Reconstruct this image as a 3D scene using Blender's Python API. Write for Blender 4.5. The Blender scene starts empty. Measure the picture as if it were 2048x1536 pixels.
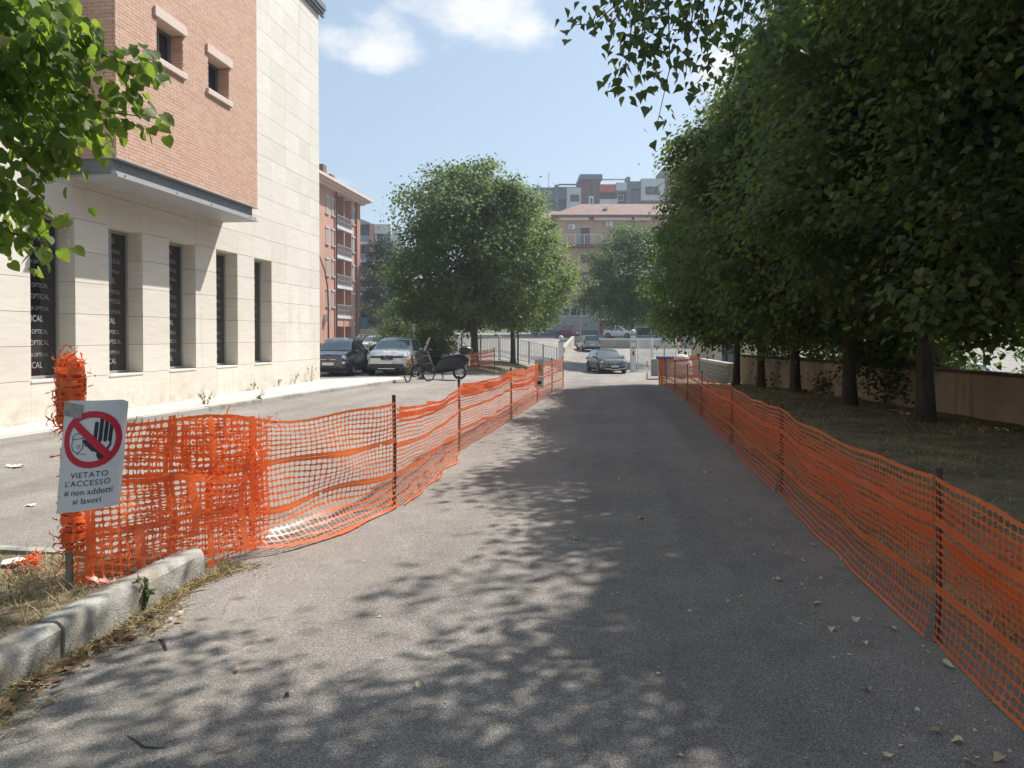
import bpy, bmesh, math, random
import numpy as np
from mathutils import Vector, Matrix
R = math.radians
scene = bpy.context.scene
col = scene.collection
random.seed(7)

# ------------------------------------------------------------------ camera
FPX = 1538.0
CAM = Vector((0, 0, 1.65)); YAW = R(7.3); PITCH = R(-.9); V0 = 672 + FPX * math.tan(R(.9))
cd = bpy.data.cameras.new('camera'); cam = bpy.data.objects.new('camera', cd); col.objects.link(cam)
cam.location = CAM; cam.rotation_euler = (R(90) + PITCH, 0, YAW)
cd.sensor_width = 36; cd.lens = 36 * FPX / 2048; cd.shift_y = -(768 - V0) / 2048; cd.clip_start = .05; cd.clip_end = 3000
scene.camera = cam

# ------------------------------------------------------------------ sky, sun, exposure
SUN_DIR = Vector((.95, 1.1, 1.8)).normalized()
SUN_EL = math.asin(SUN_DIR.z); SUN_AZ = math.atan2(SUN_DIR.x, SUN_DIR.y)
world = bpy.data.worlds.new('World'); scene.world = world; world.use_nodes = True
wt = world.node_tree; wt.nodes.clear()
def wn(t, **k):
    n = wt.nodes.new(t)
    for a, b in k.items(): setattr(n, a, b)
    return n
sky = wn('ShaderNodeTexSky', sky_type='NISHITA', sun_disc=False, sun_elevation=SUN_EL, sun_rotation=SUN_AZ,
         air_density=1.0, dust_density=1.6, ozone_density=1.3)
bg = wn('ShaderNodeBackground'); bg.inputs['Strength'].default_value = .072
out = wn('ShaderNodeOutputWorld')
tc = wn('ShaderNodeTexCoord')
# clouds: soft blobs round given sky directions, broken up by noise of the view direction
def dirpix(u, v):
    F = Vector((-math.sin(YAW) * math.cos(PITCH), math.cos(YAW) * math.cos(PITCH), math.sin(PITCH)))
    Rr = Vector((math.cos(YAW), math.sin(YAW), 0)); U = Rr.cross(F)
    return (F + Rr * ((u - 1024) / FPX) + U * ((V0 - v) / FPX))
nz = wn('ShaderNodeTexNoise'); nz.inputs['Scale'].default_value = 7.0; nz.inputs['Detail'].default_value = 9; nz.inputs['Roughness'].default_value = .58
mp = wn('ShaderNodeMapping'); mp.inputs['Scale'].default_value = (1, 1, 1.9); mp.inputs['Location'].default_value = (.35, .1, .2)
wt.links.new(tc.outputs['Generated'], mp.inputs['Vector']); wt.links.new(mp.outputs[0], nz.inputs['Vector'])
acc = None
CLOUDS = [(965, 25, .115, .95), (1045, 55, .075, .8), (880, 0, .08, .6), (930, 75, .05, .5), (760, 95, .085, .95), (690, 85, .07, .7), (850, 95, .035, .4), (1460, 150, .11, 1.0), (1400, 175, .10, .8), (1345, 215, .06, .55), (1540, 120, .12, .8), (740, 322, .026, .45), (690, 362, .03, .5), (660, 155, .035, .3), (300, -700, .35, .8), (1500, -1000, .4, .7), (-1500, -200, .4, .8)]
for (u, v, r, k) in CLOUDS:
    d = dirpix(u, v).normalized()
    sc_ = wn('ShaderNodeMapping'); sc_.inputs['Scale'].default_value = (1, 1, 1.7)
    sc_.inputs['Location'].default_value = (-d.x, -d.y, -d.z * 1.7)
    wt.links.new(tc.outputs['Generated'], sc_.inputs['Vector'])
    ln = wn('ShaderNodeVectorMath', operation='LENGTH'); wt.links.new(sc_.outputs[0], ln.inputs[0])
    mr = wn('ShaderNodeMapRange', interpolation_type='SMOOTHSTEP'); mr.inputs['From Min'].default_value = r * 1.25; mr.inputs['From Max'].default_value = 0
    mr.inputs['To Max'].default_value = k
    wt.links.new(ln.outputs['Value'], mr.inputs['Value'])
    if acc is None: acc = mr.outputs[0]
    else:
        mx = wn('ShaderNodeMath', operation='MAXIMUM'); wt.links.new(acc, mx.inputs[0]); wt.links.new(mr.outputs[0], mx.inputs[1]); acc = mx.outputs[0]
ad = wn('ShaderNodeMath', operation='MULTIPLY_ADD'); wt.links.new(acc, ad.inputs[0]); ad.inputs[1].default_value = .55
nsh = wn('ShaderNodeMath', operation='MULTIPLY_ADD'); nsh.inputs[1].default_value = 1.5; nsh.inputs[2].default_value = -.75
wt.links.new(nz.outputs['Fac'], nsh.inputs[0]); wt.links.new(nsh.outputs[0], ad.inputs[2])
cr = wn('ShaderNodeMapRange', interpolation_type='SMOOTHSTEP'); cr.inputs['From Min'].default_value = .22; cr.inputs['From Max'].default_value = .62
cr.inputs['To Max'].default_value = .95
wt.links.new(ad.outputs[0], cr.inputs['Value'])
msk = wn('ShaderNodeMath', operation='MULTIPLY', use_clamp=True); wt.links.new(cr.outputs[0], msk.inputs[0])
msk2 = wn('ShaderNodeMath', operation='MULTIPLY', use_clamp=True); wt.links.new(acc, msk2.inputs[0]); msk2.inputs[1].default_value = 5.0
wt.links.new(msk2.outputs[0], msk.inputs[1])
mix = wn('ShaderNodeMixRGB'); mix.inputs['Color2'].default_value = (8.6, 8.7, 8.8, 1)
SKYTINT = wn('ShaderNodeMixRGB', blend_type='MIX'); SKYTINT.inputs['Fac'].default_value = .34; SKYTINT.inputs['Color2'].default_value = (6.8, 8.8, 10.4, 1)
wt.links.new(sky.outputs[0], SKYTINT.inputs['Color1'])
wt.links.new(msk.outputs[0], mix.inputs['Fac']); wt.links.new(SKYTINT.outputs[0], mix.inputs['Color1'])
wt.links.new(mix.outputs[0], bg.inputs['Color']); wt.links.new(bg.outputs[0], out.inputs['Surface'])
sd = bpy.data.lights.new('sun', 'SUN'); sd.energy = 4.2; sd.angle = R(.53); sd.color = (1, .96, .90)
sun = bpy.data.objects.new('sun', sd); col.objects.link(sun)
sun.rotation_euler = SUN_DIR.to_track_quat('Z', 'Y').to_euler(); sun.location = (20, 20, 40)
vs = scene.view_settings; vs.view_transform = 'Standard'; vs.look = 'None'; vs.exposure = .71; vs.gamma = 1; vs.use_curve_mapping = False
scene.cycles.max_bounces = 7; scene.cycles.diffuse_bounces = 3; scene.cycles.glossy_bounces = 3; scene.cycles.transmission_bounces = 4
scene.cycles.transparent_max_bounces = 8; scene.cycles.use_denoising = True; scene.cycles.caustics_reflective = False; scene.cycles.caustics_refractive = False

# ------------------------------------------------------------------ picture-to-place helpers
_F = Vector((-math.sin(YAW) * math.cos(PITCH), math.cos(YAW) * math.cos(PITCH), math.sin(PITCH)))
_R = Vector((math.cos(YAW), math.sin(YAW), 0)); _U = _R.cross(_F)
def pix(u, v, d): return CAM + d * (_F + _R * ((u - 1024) / FPX) + _U * ((V0 - v) / FPX))
def lerp(a, b, t): return a + (b - a) * t
def sstep(a, b, x):
    t = np.clip((np.asarray(x, float) - a) / (b - a), 0, 1); return t * t * (3 - 2 * t)
RY = [-40, 18, 25, 30, 40, 52, 58, 70, 78, 86, 140, 170, 400]; RZ = [0, -.02, -.06, -.2, -.52, -.9, -.85, -.35, 0, .3, 1.0, 14, 30]
LY = [-40, 30, 50, 66, 80, 95, 140, 170, 400]; LZ = [0, .03, .1, .3, .9, 1.3, 2.5, 14, 30]
def wallx(y): return 7.3 - .1746 * (np.asarray(y, float) - 14.75)
def g(x, y):
    "height of the ground"
    x = np.asarray(x, float); y = np.asarray(y, float)
    r = np.interp(y, RY, RZ); l = np.interp(y, LY, LZ)
    w = sstep(-7.5, -2.2, x)
    z = l * (1 - w) + r * w
    wx = np.maximum(wallx(y) + .5, 5.6)
    z = z - 1.05 * np.clip((x - wx) / 3.0, 0, 1) * (1 - sstep(42, 70, y))
    return z
def gz(x, y): return float(g(x, y))
def gpix(u, v, h=0.0):
    "where the ray through a pixel meets the ground (raised by h)"
    d = _F + _R * ((u - 1024) / FPX) + _U * ((V0 - v) / FPX)
    t = 1.0
    for i in range(4000):
        p = CAM + d * t
        if p.z <= gz(p.x, p.y) + h: return p
        t += .01 + t * .002
    return p

# ------------------------------------------------------------------ object helpers
def kids(o): return o.children
def thing(name, label, cat, loc=(0, 0, 0), rz=0, group=None):
    o = bpy.data.objects.new(name, None); col.objects.link(o); o.empty_display_size = .2
    o.location = loc; o.rotation_euler = (0, 0, rz)
    return tag(o, label, cat, group)
def tag(o, label=None, cat=None, group=None, kind=None):
    if label: o['label'] = label
    if cat: o['category'] = cat
    if group: o['group'] = group
    if kind: o['kind'] = kind
    return o
def copy_tree(o, parent=None):
    c = o.copy(); col.objects.link(c)
    if parent is not None: c.parent = parent
    for ch in list(o.children): copy_tree(ch, c)
    return c
class MB:
    def __init__(s): s.v = []; s.f = []; s.m = []
    def add(s, vs, fs, mi=0, M=None):
        b = len(s.v)
        if M is not None: vs = [tuple(M @ Vector(p)) for p in vs]
        s.v.extend(tuple(p) for p in vs); s.f.extend(tuple(i + b for i in f) for f in fs); s.m.extend([mi] * len(fs)); return s
    def box(s, x0, x1, y0, y1, z0, z1, mi=0, M=None, bev=0):
        if bev > 0:
            b = bev
            vs = []
            for (z, i) in ((z0, b), (z0 + b, 0), (z1 - b, 0), (z1, b)):
                vs += [(x0 + i + (b if i == 0 else 0) * 0, y0 + i, z), (x1 - i, y0 + i, z), (x1 - i, y1 - i, z), (x0 + i, y1 - i, z)]
            fs = [(3, 2, 1, 0), (12, 13, 14, 15)]
            for k in range(3):
                for j in range(4):
                    a = k * 4 + j; c = k * 4 + (j + 1) % 4; fs.append((a, c, c + 4, a + 4))
            return s.add(vs, fs, mi, M)
        vs = [(x0, y0, z0), (x1, y0, z0), (x1, y1, z0), (x0, y1, z0), (x0, y0, z1), (x1, y0, z1), (x1, y1, z1), (x0, y1, z1)]
        return s.add(vs, [(3, 2, 1, 0), (4, 5, 6, 7), (0, 1, 5, 4), (1, 2, 6, 5), (2, 3, 7, 6), (3, 0, 4, 7)], mi, M)
    def cbox(s, cx, cy, cz, sx, sy, sz, mi=0, M=None, bev=0):
        return s.box(cx - sx / 2, cx + sx / 2, cy - sy / 2, cy + sy / 2, cz - sz / 2, cz + sz / 2, mi, M, bev)
    def tube(s, pts, r, n=8, mi=0, cap=True):
        pts = [Vector(p) for p in pts]; k = len(pts)
        rs = r if isinstance(r, (list, tuple)) else [r] * k
        vs = []; fs = []; ref = None
        for i, p in enumerate(pts):
            t = (pts[min(i + 1, k - 1)] - pts[max(i - 1, 0)])
            if t.length < 1e-9: t = Vector((0, 0, 1))
            t.normalize()
            if ref is None: ref = Vector((1, 0, 0)) if abs(t.x) < .8 else Vector((0, 1, 0))
            a = (ref - t * ref.dot(t))
            if a.length < 1e-6: a = t.orthogonal()
            a.normalize(); b = t.cross(a); ref = a
            for j in range(n):
                q = 2 * math.pi * j / n
                vs.append(p + (a * math.cos(q) + b * math.sin(q)) * rs[i])
        for i in range(k - 1):
            for j in range(n):
                j2 = (j + 1) % n
                fs.append((i * n + j, i * n + j2, (i + 1) * n + j2, (i + 1) * n + j))
        if cap: fs.append(tuple(range(n - 1, -1, -1))); fs.append(tuple((k - 1) * n + j for j in range(n)))
        return s.add(vs, fs, mi)
    def lathe(s, prof, n=20, M=None, mi=0, cap=True):
        "prof: (radius, z) list turned round z"
        vs = []; fs = []
        for (r, z) in prof:
            for j in range(n):
                q = 2 * math.pi * j / n; vs.append((r * math.cos(q), r * math.sin(q), z))
        for i in range(len(prof) - 1):
            for j in range(n):
                j2 = (j + 1) % n; fs.append((i * n + j, i * n + j2, (i + 1) * n + j2, (i + 1) * n + j))
        if cap: fs.append(tuple(range(n - 1, -1, -1))); fs.append(tuple((len(prof) - 1) * n + j for j in range(n)))
        return s.add(vs, fs, mi, M)
    def prism(s, poly, z0, z1, mi=0, M=None):
        n = len(poly)
        vs = [(p[0], p[1], z0) for p in poly] + [(p[0], p[1], z1) for p in poly]
        fs = [tuple(range(n - 1, -1, -1)), tuple(range(n, 2 * n))] + [(i, (i + 1) % n, n + (i + 1) % n, n + i) for i in range(n)]
        return s.add(vs, fs, mi, M)
    def ell(s, cx, cy, cz, rx, ry, rz, n=14, k=8, mi=0):
        vs = []; fs = []
        for i in range(k + 1):
            a = math.pi * i / k
            for j in range(n):
                b = 2 * math.pi * j / n
                vs.append((cx + rx * math.sin(a) * math.cos(b), cy + ry * math.sin(a) * math.sin(b), cz - rz * math.cos(a)))
        for i in range(k):
            for j in range(n):
                j2 = (j + 1) % n; fs.append((i * n + j, i * n + j2, (i + 1) * n + j2, (i + 1) * n + j))
        return s.add(vs, fs, mi)
    def mesh(s, name, mats, smooth=False, ang=40):
        me = bpy.data.meshes.new(name); me.from_pydata(s.v, [], s.f)
        for m in (mats if isinstance(mats, (list, tuple)) else [mats]): me.materials.append(m)
        if any(s.m): me.polygons.foreach_set('material_index', s.m)
        if smooth:
            me.polygons.foreach_set('use_smooth', [True] * len(me.polygons))
            me.set_sharp_from_angle(angle=R(ang))
        me.update(); return me
    def build(s, name, mats, parent=None, smooth=False, ang=40, **k):
        return link(name, s.mesh(name, mats, smooth, ang), parent, **k)
def link(name, me, parent=None, loc=None, rot=None, **k):
    o = bpy.data.objects.new(name, me); col.objects.link(o)
    if parent is not None: o.parent = parent
    if loc is not None: o.location = loc
    if rot is not None: o.rotation_euler = rot
    if k: tag(o, **k)
    return o
def npmesh(name, V, F, mat, smooth=False):
    "mesh from arrays; F is (n,3) or (n,4)"
    me = bpy.data.meshes.new(name); n, k = F.shape
    me.vertices.add(len(V)); me.vertices.foreach_set('co', np.ascontiguousarray(V, dtype=np.float32).ravel())
    me.loops.add(n * k); me.loops.foreach_set('vertex_index', np.ascontiguousarray(F, dtype=np.int32).ravel())
    me.polygons.add(n); me.polygons.foreach_set('loop_start', np.arange(0, n * k, k, dtype=np.int32))
    try: me.polygons.foreach_set('loop_total', np.full(n, k, dtype=np.int32))
    except Exception: pass
    if smooth: me.polygons.foreach_set('use_smooth', np.ones(n, dtype=bool))
    me.materials.append(mat); me.update(calc_edges=True); return me

# ------------------------------------------------------------------ materials
class NT:
    def __init__(s, name):
        s.m = bpy.data.materials.new(name); s.m.use_nodes = True; s.t = s.m.node_tree; s.t.nodes.clear()
        s.o = s.n('ShaderNodeOutputMaterial'); s.p = s.n('ShaderNodeBsdfPrincipled'); s.l(s.p.outputs[0], s.o.inputs['Surface'])
        s.geo = s.n('ShaderNodeNewGeometry'); s.tc = s.n('ShaderNodeTexCoord')
    def n(s, t, **k):
        x = s.t.nodes.new(t)
        for a, b in k.items():
            if a[0] == '_': continue
            setattr(x, a, b)
        return x
    def l(s, a, b): s.t.links.new(a, b)
    def noise(s, sc, det=4, rough=.55, vec=None, scale3=None):
        x = s.n('ShaderNodeTexNoise'); x.inputs['Scale'].default_value = sc; x.inputs['Detail'].default_value = det; x.inputs['Roughness'].default_value = rough
        v = vec if vec is not None else s.geo.outputs['Position']
        if scale3:
            mp = s.n('ShaderNodeMapping'); mp.inputs['Scale'].default_value = scale3; s.l(v, mp.inputs['Vector']); v = mp.outputs[0]
        s.l(v, x.inputs['Vector']); return x.outputs['Fac']
    def voro(s, sc, feature='F1'):
        x = s.n('ShaderNodeTexVoronoi'); x.feature = feature; x.inputs['Scale'].default_value = sc; s.l(s.geo.outputs['Position'], x.inputs['Vector']); return x
    def ramp(s, fac, stops):
        x = s.n('ShaderNodeValToRGB'); e = x.color_ramp.elements
        while len(e) < len(stops): e.new(.5)
        for i, (p, c) in enumerate(stops):
            e[i].position = p; e[i].color = (c, c, c, 1) if not isinstance(c, (tuple, list)) else (*c[:3], 1)
        s.l(fac, x.inputs['Fac']); return x.outputs['Color']
    def mix(s, a, b, fac, mode='MIX'):
        x = s.n('ShaderNodeMixRGB'); x.blend_type = mode
        for v, i in ((fac, 0), (a, 1), (b, 2)):
            if hasattr(v, 'is_linked') or hasattr(v, 'node'): s.l(v, x.inputs[i])
            elif i == 0: x.inputs[0].default_value = v
            else: x.inputs[i].default_value = (*v[:3], 1) if isinstance(v, (tuple, list)) else (v, v, v, 1)
        return x.outputs[0]
    def math(s, op, a, b=0.0, clamp=False):
        x = s.n('ShaderNodeMath'); x.operation = op; x.use_clamp = clamp
        for v, i in ((a, 0), (b, 1)):
            if hasattr(v, 'node'): s.l(v, x.inputs[i])
            else: x.inputs[i].default_value = v
        return x.outputs[0]
    def bump(s, h, strength=.3, dist=.01):
        x = s.n('ShaderNodeBump'); x.inputs['Strength'].default_value = strength; x.inputs['Distance'].default_value = dist
        s.l(h, x.inputs['Height']); s.l(x.outputs[0], s.p.inputs['Normal']); return x
    def set(s, color=None, rough=.6, metal=0, spec=None):
        if color is not None:
            if hasattr(color, 'node'): s.l(color, s.p.inputs['Base Color'])
            else: s.p.inputs['Base Color'].default_value = (*color[:3], 1)
        if hasattr(rough, 'node'): s.l(rough, s.p.inputs['Roughness'])
        else: s.p.inputs['Roughness'].default_value = rough
        s.p.inputs['Metallic'].default_value = metal
        if spec is not None: s.p.inputs['Specular IOR Level'].default_value = spec
        return s.m
def vary(name, c, rough=.6, amt=.18, sc=3.0, metal=0, fine=60, bump=.0, spec=None, island=0.0):
    "a colour with patchy and fine variation"
    t = NT(name)
    a = t.noise(sc, 5); b = t.noise(fine, 3)
    k = t.math('ADD', t.math('MULTIPLY', a, .7), t.math('MULTIPLY', b, .3))
    lo = tuple(x * (1 - amt) for x in c); hi = tuple(min(1, x * (1 + amt)) for x in c)
    cl = t.ramp(k, [(.3, lo), (.7, hi)])
    if island:
        r = t.geo.outputs['Random Per Island']; cl = t.mix(cl, t.ramp(r, [(0, 1 - island), (1, 1 + island)]), 1.0, 'MULTIPLY')
    if bump: t.bump(t.math('ADD', b, t.math('MULTIPLY', a, .4)), bump, .01)
    return t.set(cl, rough, metal, spec)
def plain(name, c, rough=.5, metal=0, spec=None, coat=0):
    t = NT(name)
    n = t.noise(9, 4)
    m = t.set(t.ramp(n, [(.3, tuple(x * .93 for x in c)), (.7, tuple(min(1, x * 1.05) for x in c))]), rough, metal, spec)
    if coat: t.p.inputs['Coat Weight'].default_value = coat; t.p.inputs['Coat Roughness'].default_value = .05
    return m
M = {}
# asphalt with fine aggregate, dust patches and faint cracks
def asphalt(name, dark, lite, dust):
    t = NT(name)
    v = t.voro(300); grain = v.outputs['Color']; sep = t.n('ShaderNodeSeparateColor'); t.l(grain, sep.inputs[0])
    gr = t.ramp(sep.outputs[0], [(0, dark * .62), (.45, dark), (.8, lite), (.94, lite * 1.45), (1, lite * 2.1)])
    v2 = t.noise(420, 2); gr = t.mix(gr, t.ramp(v2, [(.3, .7), (.7, 1.25)]), .8, 'MULTIPLY')
    big = t.noise(.55, 5, .6); med = t.noise(4.5, 4)
    base = t.mix(gr, t.ramp(big, [(.3, (1.02, .92, .83)), (.7, (1.36, 1.22, 1.08))]), 1.0, 'MULTIPLY')
    base = t.mix(base, t.ramp(med, [(.3, .88), (.7, 1.10)]), 1.0, 'MULTIPLY')
    xs_ = t.n('ShaderNodeSeparateXYZ'); t.l(t.geo.outputs['Position'], xs_.inputs[0]); ed = t.math('ADD', t.ramp(t.math('ABSOLUTE', t.math('SUBTRACT', xs_.outputs[0], 1.72)), [(0, .8), (.38, 0)]), t.ramp(t.math('ABSOLUTE', t.math('ADD', xs_.outputs[0], 2.1)), [(0, .8), (.5, 0)]))
    base = t.mix(base, dust, t.math('MULTIPLY', ed, t.ramp(t.noise(3.0, 6, .7), [(.42, 0), (.66, .75)])))
    trk = t.noise(1.1, 3, .5, scale3=(1, .05, 1)); base = t.mix(base, t.ramp(trk, [(.36, .84), (.62, 1.06)]), 1.0, 'MULTIPLY')
    st_ = t.noise(2.6, 5, .7); base = t.mix(base, (.07, .065, .06), t.ramp(st_, [(.66, 0), (.76, .5)]))
    du = t.noise(1.3, 6, .65, scale3=(1, .25, 1)); base = t.mix(base, dust, t.ramp(du, [(.55, 0), (.78, .55)]))
    cw = t.n('ShaderNodeTexNoise'); cw.inputs['Scale'].default_value = 1.2; t.l(t.geo.outputs['Position'], cw.inputs['Vector'])
    wp = t.n('ShaderNodeVectorMath'); wp.operation = 'MULTIPLY_ADD'; t.l(cw.outputs['Color'], wp.inputs[0]); wp.inputs[1].default_value = (1.2, 1.2, 0); t.l(t.geo.outputs['Position'], wp.inputs[2])
    ck = t.n('ShaderNodeTexVoronoi'); ck.feature = 'DISTANCE_TO_EDGE'; ck.inputs['Scale'].default_value = .33; t.l(wp.outputs[0], ck.inputs['Vector'])
    gate = t.ramp(t.noise(.35, 2), [(.5, 0), (.6, 1)])
    cr_ = t.ramp(ck.outputs['Distance'], [(.003, 1), (.009, 0)])
    base = t.mix(base, (.02, .02, .02), t.math('MULTIPLY', t.math('MULTIPLY', cr_, gate), .22))
    t.bump(t.math('ADD', sep.outputs[0], v2), .4, .005)
    return t.set(base, .88, 0, .35)
M['asphalt'] = asphalt('asphalt', .152, .265, (.27, .235, .19))
M['asphalt_old'] = asphalt('asphalt_old', .18, .28, (.36, .325, .28))
M['concrete'] = vary('concrete', (.42, .40, .37), .85, .16, .6, fine=25, bump=.2)
t = NT('kerb_concrete'); a = t.noise(5, 6, .7); b = t.noise(90, 3); c = t.noise(2.2, 4)
cl = t.ramp(a, [(.3, (.20, .19, .17)), (.55, (.40, .385, .35)), (.75, (.50, .485, .45))])
cl = t.mix(cl, (.30, .24, .13), t.ramp(c, [(.56, 0), (.70, .6)])); cl = t.mix(cl, (.09, .085, .07), t.ramp(t.noise(7, 5, .7), [(.60, 0), (.72, .7)]))
cl = t.mix(cl, t.ramp(b, [(.3, .7), (.7, 1.2)]), .8, 'MULTIPLY'); t.bump(t.math('ADD', b, a), .6, .012); M['kerb'] = t.set(cl, .92)
# travertine / pale stone
t = NT('travertine'); a = t.noise(1.5, 6, .6, scale3=(1, 1, 9)); b = t.noise(30, 3, scale3=(1, 1, 3)); r = t.geo.outputs['Random Per Island']
oi = t.n('ShaderNodeObjectInfo').outputs['Random']
cl = t.ramp(a, [(.25, (.66, .61, .535)), (.6, (.74, .70, .63)), (.85, (.77, .74, .68))]); cl = t.mix(cl, t.ramp(b, [(.3, .93), (.7, 1.04)]), 1, 'MULTIPLY')
cl = t.mix(cl, t.ramp(oi, [(0, (.93, .92, .90)), (1, (1.03, 1.03, 1.03))]), 1, 'MULTIPLY')
sk = t.noise(2.4, 6, .65, scale3=(1, 1, .12)); cl = t.mix(cl, (.50, .44, .35), t.ramp(sk, [(.56, 0), (.74, .42)]))
xz = t.n('ShaderNodeSeparateXYZ'); t.l(t.geo.outputs['Position'], xz.inputs[0]); gr_ = t.math('MULTIPLY', t.ramp(xz.outputs[2], [(.12, 1), (.75, 0)]), t.ramp(t.noise(3.5, 6, .7), [(.4, 0), (.65, .75)])); cl = t.mix(cl, (.40, .345, .26), gr_); t.bump(b, .06, .004); M['stone'] = t.set(cl, .7)
M['stone_back'] = plain('joint_shadow_grey', (.16, .15, .135), .9)
t = NT('pavement_stone'); a = t.noise(1.1, 6, .6); b = t.noise(60, 3)
cl = t.ramp(a, [(.3, (.52, .47, .40)), (.7, (.66, .60, .52))]); cl = t.mix(cl, t.ramp(b, [(.3, .9), (.7, 1.06)]), 1, 'MULTIPLY'); M['paving'] = t.set(cl, .85)
# brick
t = NT('brick_clay'); oi = t.n('ShaderNodeObjectInfo').outputs['Random']; ri = t.geo.outputs['Random Per Island']
k = t.math('FRACT', t.math('ADD', oi, ri)); a = t.noise(25, 4)
cl = t.ramp(k, [(0, (.55, .34, .245)), (.5, (.59, .38, .28)), (1, (.62, .41, .31))]); cl = t.mix(cl, t.ramp(a, [(.3, .88), (.7, 1.08)]), 1, 'MULTIPLY')
t.bump(a, .2, .004); M['brick'] = t.set(cl, .85)
M['mortar'] = vary('mortar', (.47, .28, .19), .95, .1, 20)
M['trim_stone'] = vary('trim_stone', (.66, .53, .45), .75, .08, 3)
M['steel'] = vary('painted_steel', (.17, .175, .185), .45, .1, 2)
M['steel_lt'] = vary('painted_steel_flange', (.36, .365, .375), .45, .08, 2)
M['film'] = plain('dark_film', (.014, .014, .016), .07, 0, .8)
M['letter'] = plain('film_lettering', (.34, .34, .34), .5)
M['alu'] = plain('aluminium', (.45, .45, .44), .4, .6)
M['glass_dark'] = plain('window_glass', (.02, .024, .03), .06, 0, .6)
M['car_glass'] = plain('car_glass', (.045, .075, .085), .05, .0, 1.0, 1.0)  # teal base colour stands in for the sky reflected in the glass
M['rubber'] = plain('rubber', (.018, .018, .018), .8)
M['black'] = plain('black_plastic', (.02, .02, .021), .5)
M['chrome'] = plain('chrome', (.7, .7, .72), .15, 1)
M['rim'] = plain('wheel_alloy', (.45, .46, .47), .3, .8)
M['plate'] = plain('number_plate_white', (.75, .75, .73), .5)
M['lamp_glass'] = plain('headlamp_glass', (.55, .6, .64), .08, .3)
M['tail_red'] = plain('tail_lamp_red', (.35, .012, .012), .2)
M['white_paint'] = vary('white_paint', (.74, .74, .72), .5, .06, 2)
M['grey_paint'] = vary('grey_paint', (.33, .35, .36), .5, .1, 2)
M['red_paint'] = plain('red_paint', (.5, .02, .02), .5)
M['post'] = vary('rusty_post', (.075, .04, .032), .8, .3, 12)
M['pipe'] = vary('galvanised_pipe', (.22, .22, .215), .5, .2, 20, .5)
t = NT('orange_netting'); r = t.n('ShaderNodeObjectInfo').outputs['Random']; a = t.noise(6, 4)
cl = t.ramp(a, [(.3, (.80, .135, .03)), (.7, (.92, .20, .05))]); cl = t.mix(cl, t.ramp(r, [(0, (.88, .85, .85)), (1, (1.04, 1.15, 1.25))]), 1, 'MULTIPLY'); cl = t.mix(cl, (.60, .27, .17), t.ramp(t.noise(1.7, 5, .65), [(.45, 0), (.75, .55)])); t.set(cl, .34)
tr = t.n('ShaderNodeBsdfTranslucent'); tr.inputs['Color'].default_value = (.95, .20, .04, 1)
mx = t.n('ShaderNodeMixShader'); mx.inputs[0].default_value = .38; t.l(t.p.outputs[0], mx.inputs[1]); t.l(tr.outputs[0], mx.inputs[2]); t.l(mx.outputs[0], t.o.inputs['Surface'])
M['net'] = t.m
def leafmat(name, dark, lite, trans, tf=.4, pale=None, pale_at=.93, rough=.55):
    t = NT(name); r = t.math('FRACT', t.math('ADD', t.geo.outputs['Random Per Island'], t.n('ShaderNodeObjectInfo').outputs['Random']))
    stops = [(0, dark), (.6, lite)]
    if pale: stops += [(pale_at - .02, lite), (pale_at, pale)]
    cl = t.ramp(r, stops); big = t.noise(1.1, 3); cl = t.mix(cl, t.ramp(big, [(.32, .62), (.5, 1.0), (.68, 1.45)]), 1, 'MULTIPLY'); t.set(cl, rough, 0, .3)
    tr = t.n('ShaderNodeBsdfTranslucent'); t.l(t.mix(cl, trans, .75), tr.inputs['Color'])
    mx = t.n('ShaderNodeMixShader'); mx.inputs[0].default_value = tf; t.l(t.p.outputs[0], mx.inputs[1]); t.l(tr.outputs[0], mx.inputs[2]); t.l(mx.outputs[0], t.o.inputs['Surface'])
    return t.m
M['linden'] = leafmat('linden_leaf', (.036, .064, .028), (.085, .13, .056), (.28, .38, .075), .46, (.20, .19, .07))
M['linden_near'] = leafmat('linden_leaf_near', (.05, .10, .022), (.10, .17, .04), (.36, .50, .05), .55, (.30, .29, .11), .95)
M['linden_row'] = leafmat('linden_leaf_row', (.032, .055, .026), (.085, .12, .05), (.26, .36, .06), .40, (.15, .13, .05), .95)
M['poplar'] = leafmat('poplar_leaf', (.035, .065, .03), (.075, .12, .05), (.22, .32, .05), .36, rough=.3)
M['maple'] = leafmat('maple_leaf', (.04, .085, .03), (.08, .14, .045), (.2, .32, .05), .4)
M['conifer'] = leafmat('conifer_leaf', (.03, .055, .035), (.055, .085, .055), (.08, .12, .05), .2)
M['bush'] = leafmat('bush_leaf', (.05, .09, .03), (.11, .15, .05), (.22, .3, .06), .35, (.28, .26, .14), .85)
M['weed'] = leafmat('weed_leaf', (.07, .11, .035), (.12, .16, .06), (.22, .28, .08), .3)
t = NT('bark'); a = t.noise(9, 6, .7, scale3=(1, 1, .25)); cl = t.ramp(a, [(.3, (.045, .036, .028)), (.7, (.13, .105, .08))]); t.bump(a, .8, .03); M['bark'] = t.set(cl, .95)
t = NT('dry_grass'); r = t.geo.outputs['Random Per Island']; cl = t.ramp(r, [(0, (.33, .22, .10)), (.55, (.50, .37, .18)), (.8, (.55, .45, .25)), (.82, (.14, .19, .05)), (1, (.22, .27, .08))]); M['drygrass'] = t.set(cl, .8)
t = NT('shade_grass'); r = t.geo.outputs['Random Per Island']; cl = t.ramp(r, [(0, (.11, .15, .05)), (.45, (.22, .25, .10)), (.5, (.42, .33, .18)), (1, (.60, .48, .27))]); M['shadegrass'] = t.set(cl, .85)
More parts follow.
